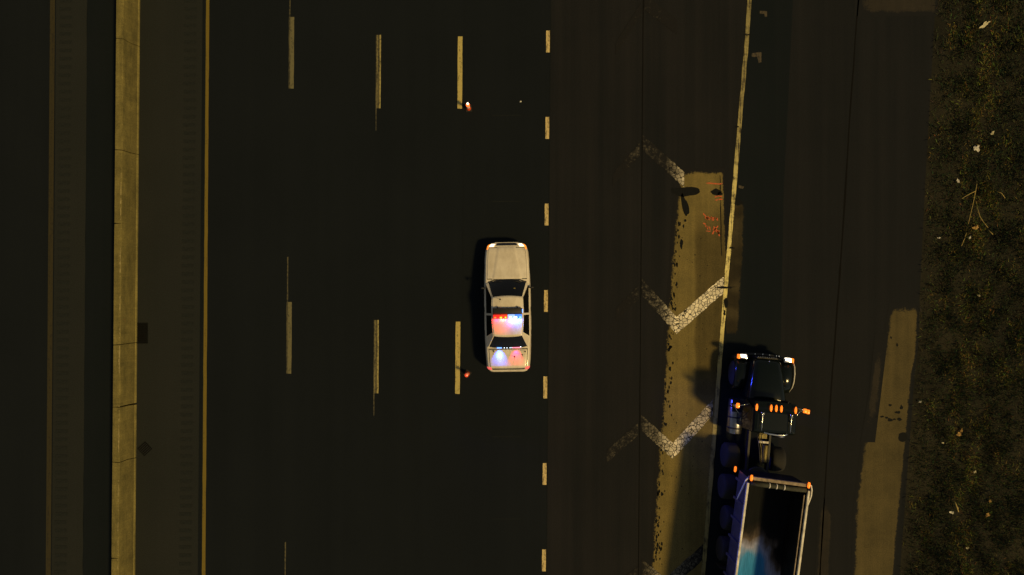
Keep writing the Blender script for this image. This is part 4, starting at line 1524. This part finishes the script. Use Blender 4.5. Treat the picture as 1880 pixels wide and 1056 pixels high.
def scrap(px, py, rx, ry, ang, label, mat, name='paper_scrap', cat='litter', seed=0, lift=.10):
    """a crumpled sheet: small folded grid"""
    c = PX(px, py)
    n_ = 6
    v, f = [], []
    for i in range(n_ + 1):
        for j in range(n_ + 1):
            u, w_ = 2 * i / n_ - 1, 2 * j / n_ - 1
            r = max(abs(u), abs(w_))
            h = mnoise.noise(Vector((u * 1.7 + seed * 2.3, w_ * 1.7, seed))) * .8
            q = 1 + .35 * mnoise.noise(Vector((u * 1.3, w_ * 1.3 + seed, 3.3)))
            th = math.atan2(w_, u)
            rr = r / max(.001, math.hypot(u, w_)) * (1 + .75 * mnoise.noise(Vector((math.cos(th) * 1.4 + seed * 5.1, math.sin(th) * 1.4, 8.8))) + .3 * mnoise.noise(Vector((math.cos(th) * 4, math.sin(th) * 4, seed))))
            v.append((u * rr * rx / PXM * q, w_ * rr * ry / PXM * q, .05 + (.03 + .5 * min(rx, ry) / PXM) * abs(h) + .02 * (1 - r)))
    for i in range(n_):
        for j in range(n_):
            a = i * (n_ + 1) + j
            f.append((a, a + n_ + 1, a + n_ + 2, a + 1))
    o = mesh_obj(name, v, f, mat, None)
    o.location = (c.x, c.y, lift - .04)
    o.rotation_euler = (0, 0, ang)
    tag(o, label, cat, 'litter scattered in the grass')
    return o


P_, T_, L_ = M['paper'], M['paper_tan'], M['plastic']
for i, (x, y, rx, ry, an, lab, mt) in enumerate((
        (1805, 47, 10, 3.2, .55, 'long torn pale paper strip in grass, topmost big scrap on the verge', P_),
        (1789.5, 273, 5.2, 6.0, .1, 'crumpled white paper wad, largest in the upper grass', L_),
        (1819, 245, 3.2, 3.0, .8, 'small pale scrap up and right of the largest paper wad', P_),
        (1756, 333, 3.4, 2.6, -.5, 'small white scrap between paper wad and dry branch', L_),
        (1777.5, 436.5, 2.4, 2.2, .3, 'tiny bright scrap beside the lower end of the branch', L_),
        (1788, 418.5, 6.0, 3.6, .1, 'flat tan leaf of cardboard beside the dry branch', T_),
        (1721, 437, 3.0, 1.2, .2, 'thin white sliver at the grass edge left of the branch', L_),
        (1794, 543, 3.2, 1.8, -.2, 'yellowish scrap alone in the grass at mid height of the verge', P_),
        (1757.5, 797, 4.0, 3.0, .2, 'golden curled wrapper in the grass beside the pale slab', T_),
        (1762, 789, 2.0, 4.4, -.3, 'upright tan sliver touching the golden wrapper', T_),
        (1744, 939.5, 4.2, 2.4, -.15, 'oval white scrap beside the short pale stick', L_),
        (1786.5, 865, 2.8, 1.8, .7, 'pale scrap in dark grass to the right of the stick', P_),
        (1810, 944, 3.4, 2.4, .2, 'brownish scrap nearest the right side in the lower grass', T_),
        (1814, 919, 2.2, 2.0, .2, 'small yellow fleck just above the brownish scrap', T_),
        (1773, 1004.5, 2.6, 1.8, .3, 'small tan scrap lowest in the verge grass', P_),
        (1686, 737, 3.0, 1.2, .1, 'narrow white sliver on the soil edge right of the slab', L_),
        (1728, 812, 2.8, 1.2, -.1, 'narrow pale sliver below and left of the golden wrapper', P_))):
    scrap(x, y, rx, ry, an, lab, mt, seed=i + 1)
sp = PX(955.5, 187)
o = mesh_obj('paper_scrap', [(-.04, -.03, .012), (.04, -.02, .02), (.05, .03, .03), (-.02, .04, .018), (0, 0, .045)],
             [(0, 1, 4), (1, 2, 4), (2, 3, 4), (3, 0, 4)], M['plastic'])
o.location = (sp.x, sp.y, 0)
tag(o, 'tiny white scrap lying on the dark lane above the car', 'litter')


def branch(name, label, stems, mat, r0):
    c = PX(*stems[0][0])
    root = empty(name, label, 'branch', (c.x, c.y, .10))
    for i, s in enumerate(stems):
        pts = []
        for k, p in enumerate(s):
            q = PX(*p) - c
            pts.append((q.x, q.y, .05 + .03 * math.sin(k * 1.7 + i)))
        tube('stem' if i == 0 else 'side_shoot', pts, [r0 * (1 - .5 * k / len(s)) for k in range(len(s))], mat, root, 5)
    return root


branch('dry_branch', 'thin forked dry branch lying in the verge grass', [
    [(1789, 338), (1786, 352), (1783, 372), (1778, 395), (1773, 412)], [(1786, 352), (1776, 357), (1768, 362), (1762, 366)],
    [(1790, 385), (1795, 398), (1803, 410), (1809, 419)], [(1770, 428), (1767, 440), (1761, 452)], [(1812, 424), (1819, 431)],
    [(1826, 352), (1834, 356), (1840, 365)]], M['twig'], .016)
branch('short_stick', 'short pale stick in the lower verge grass', [[(1749, 920), (1752, 929), (1756, 938)], [(1752, 929), (1755, 931)]], M['twig'], .028)
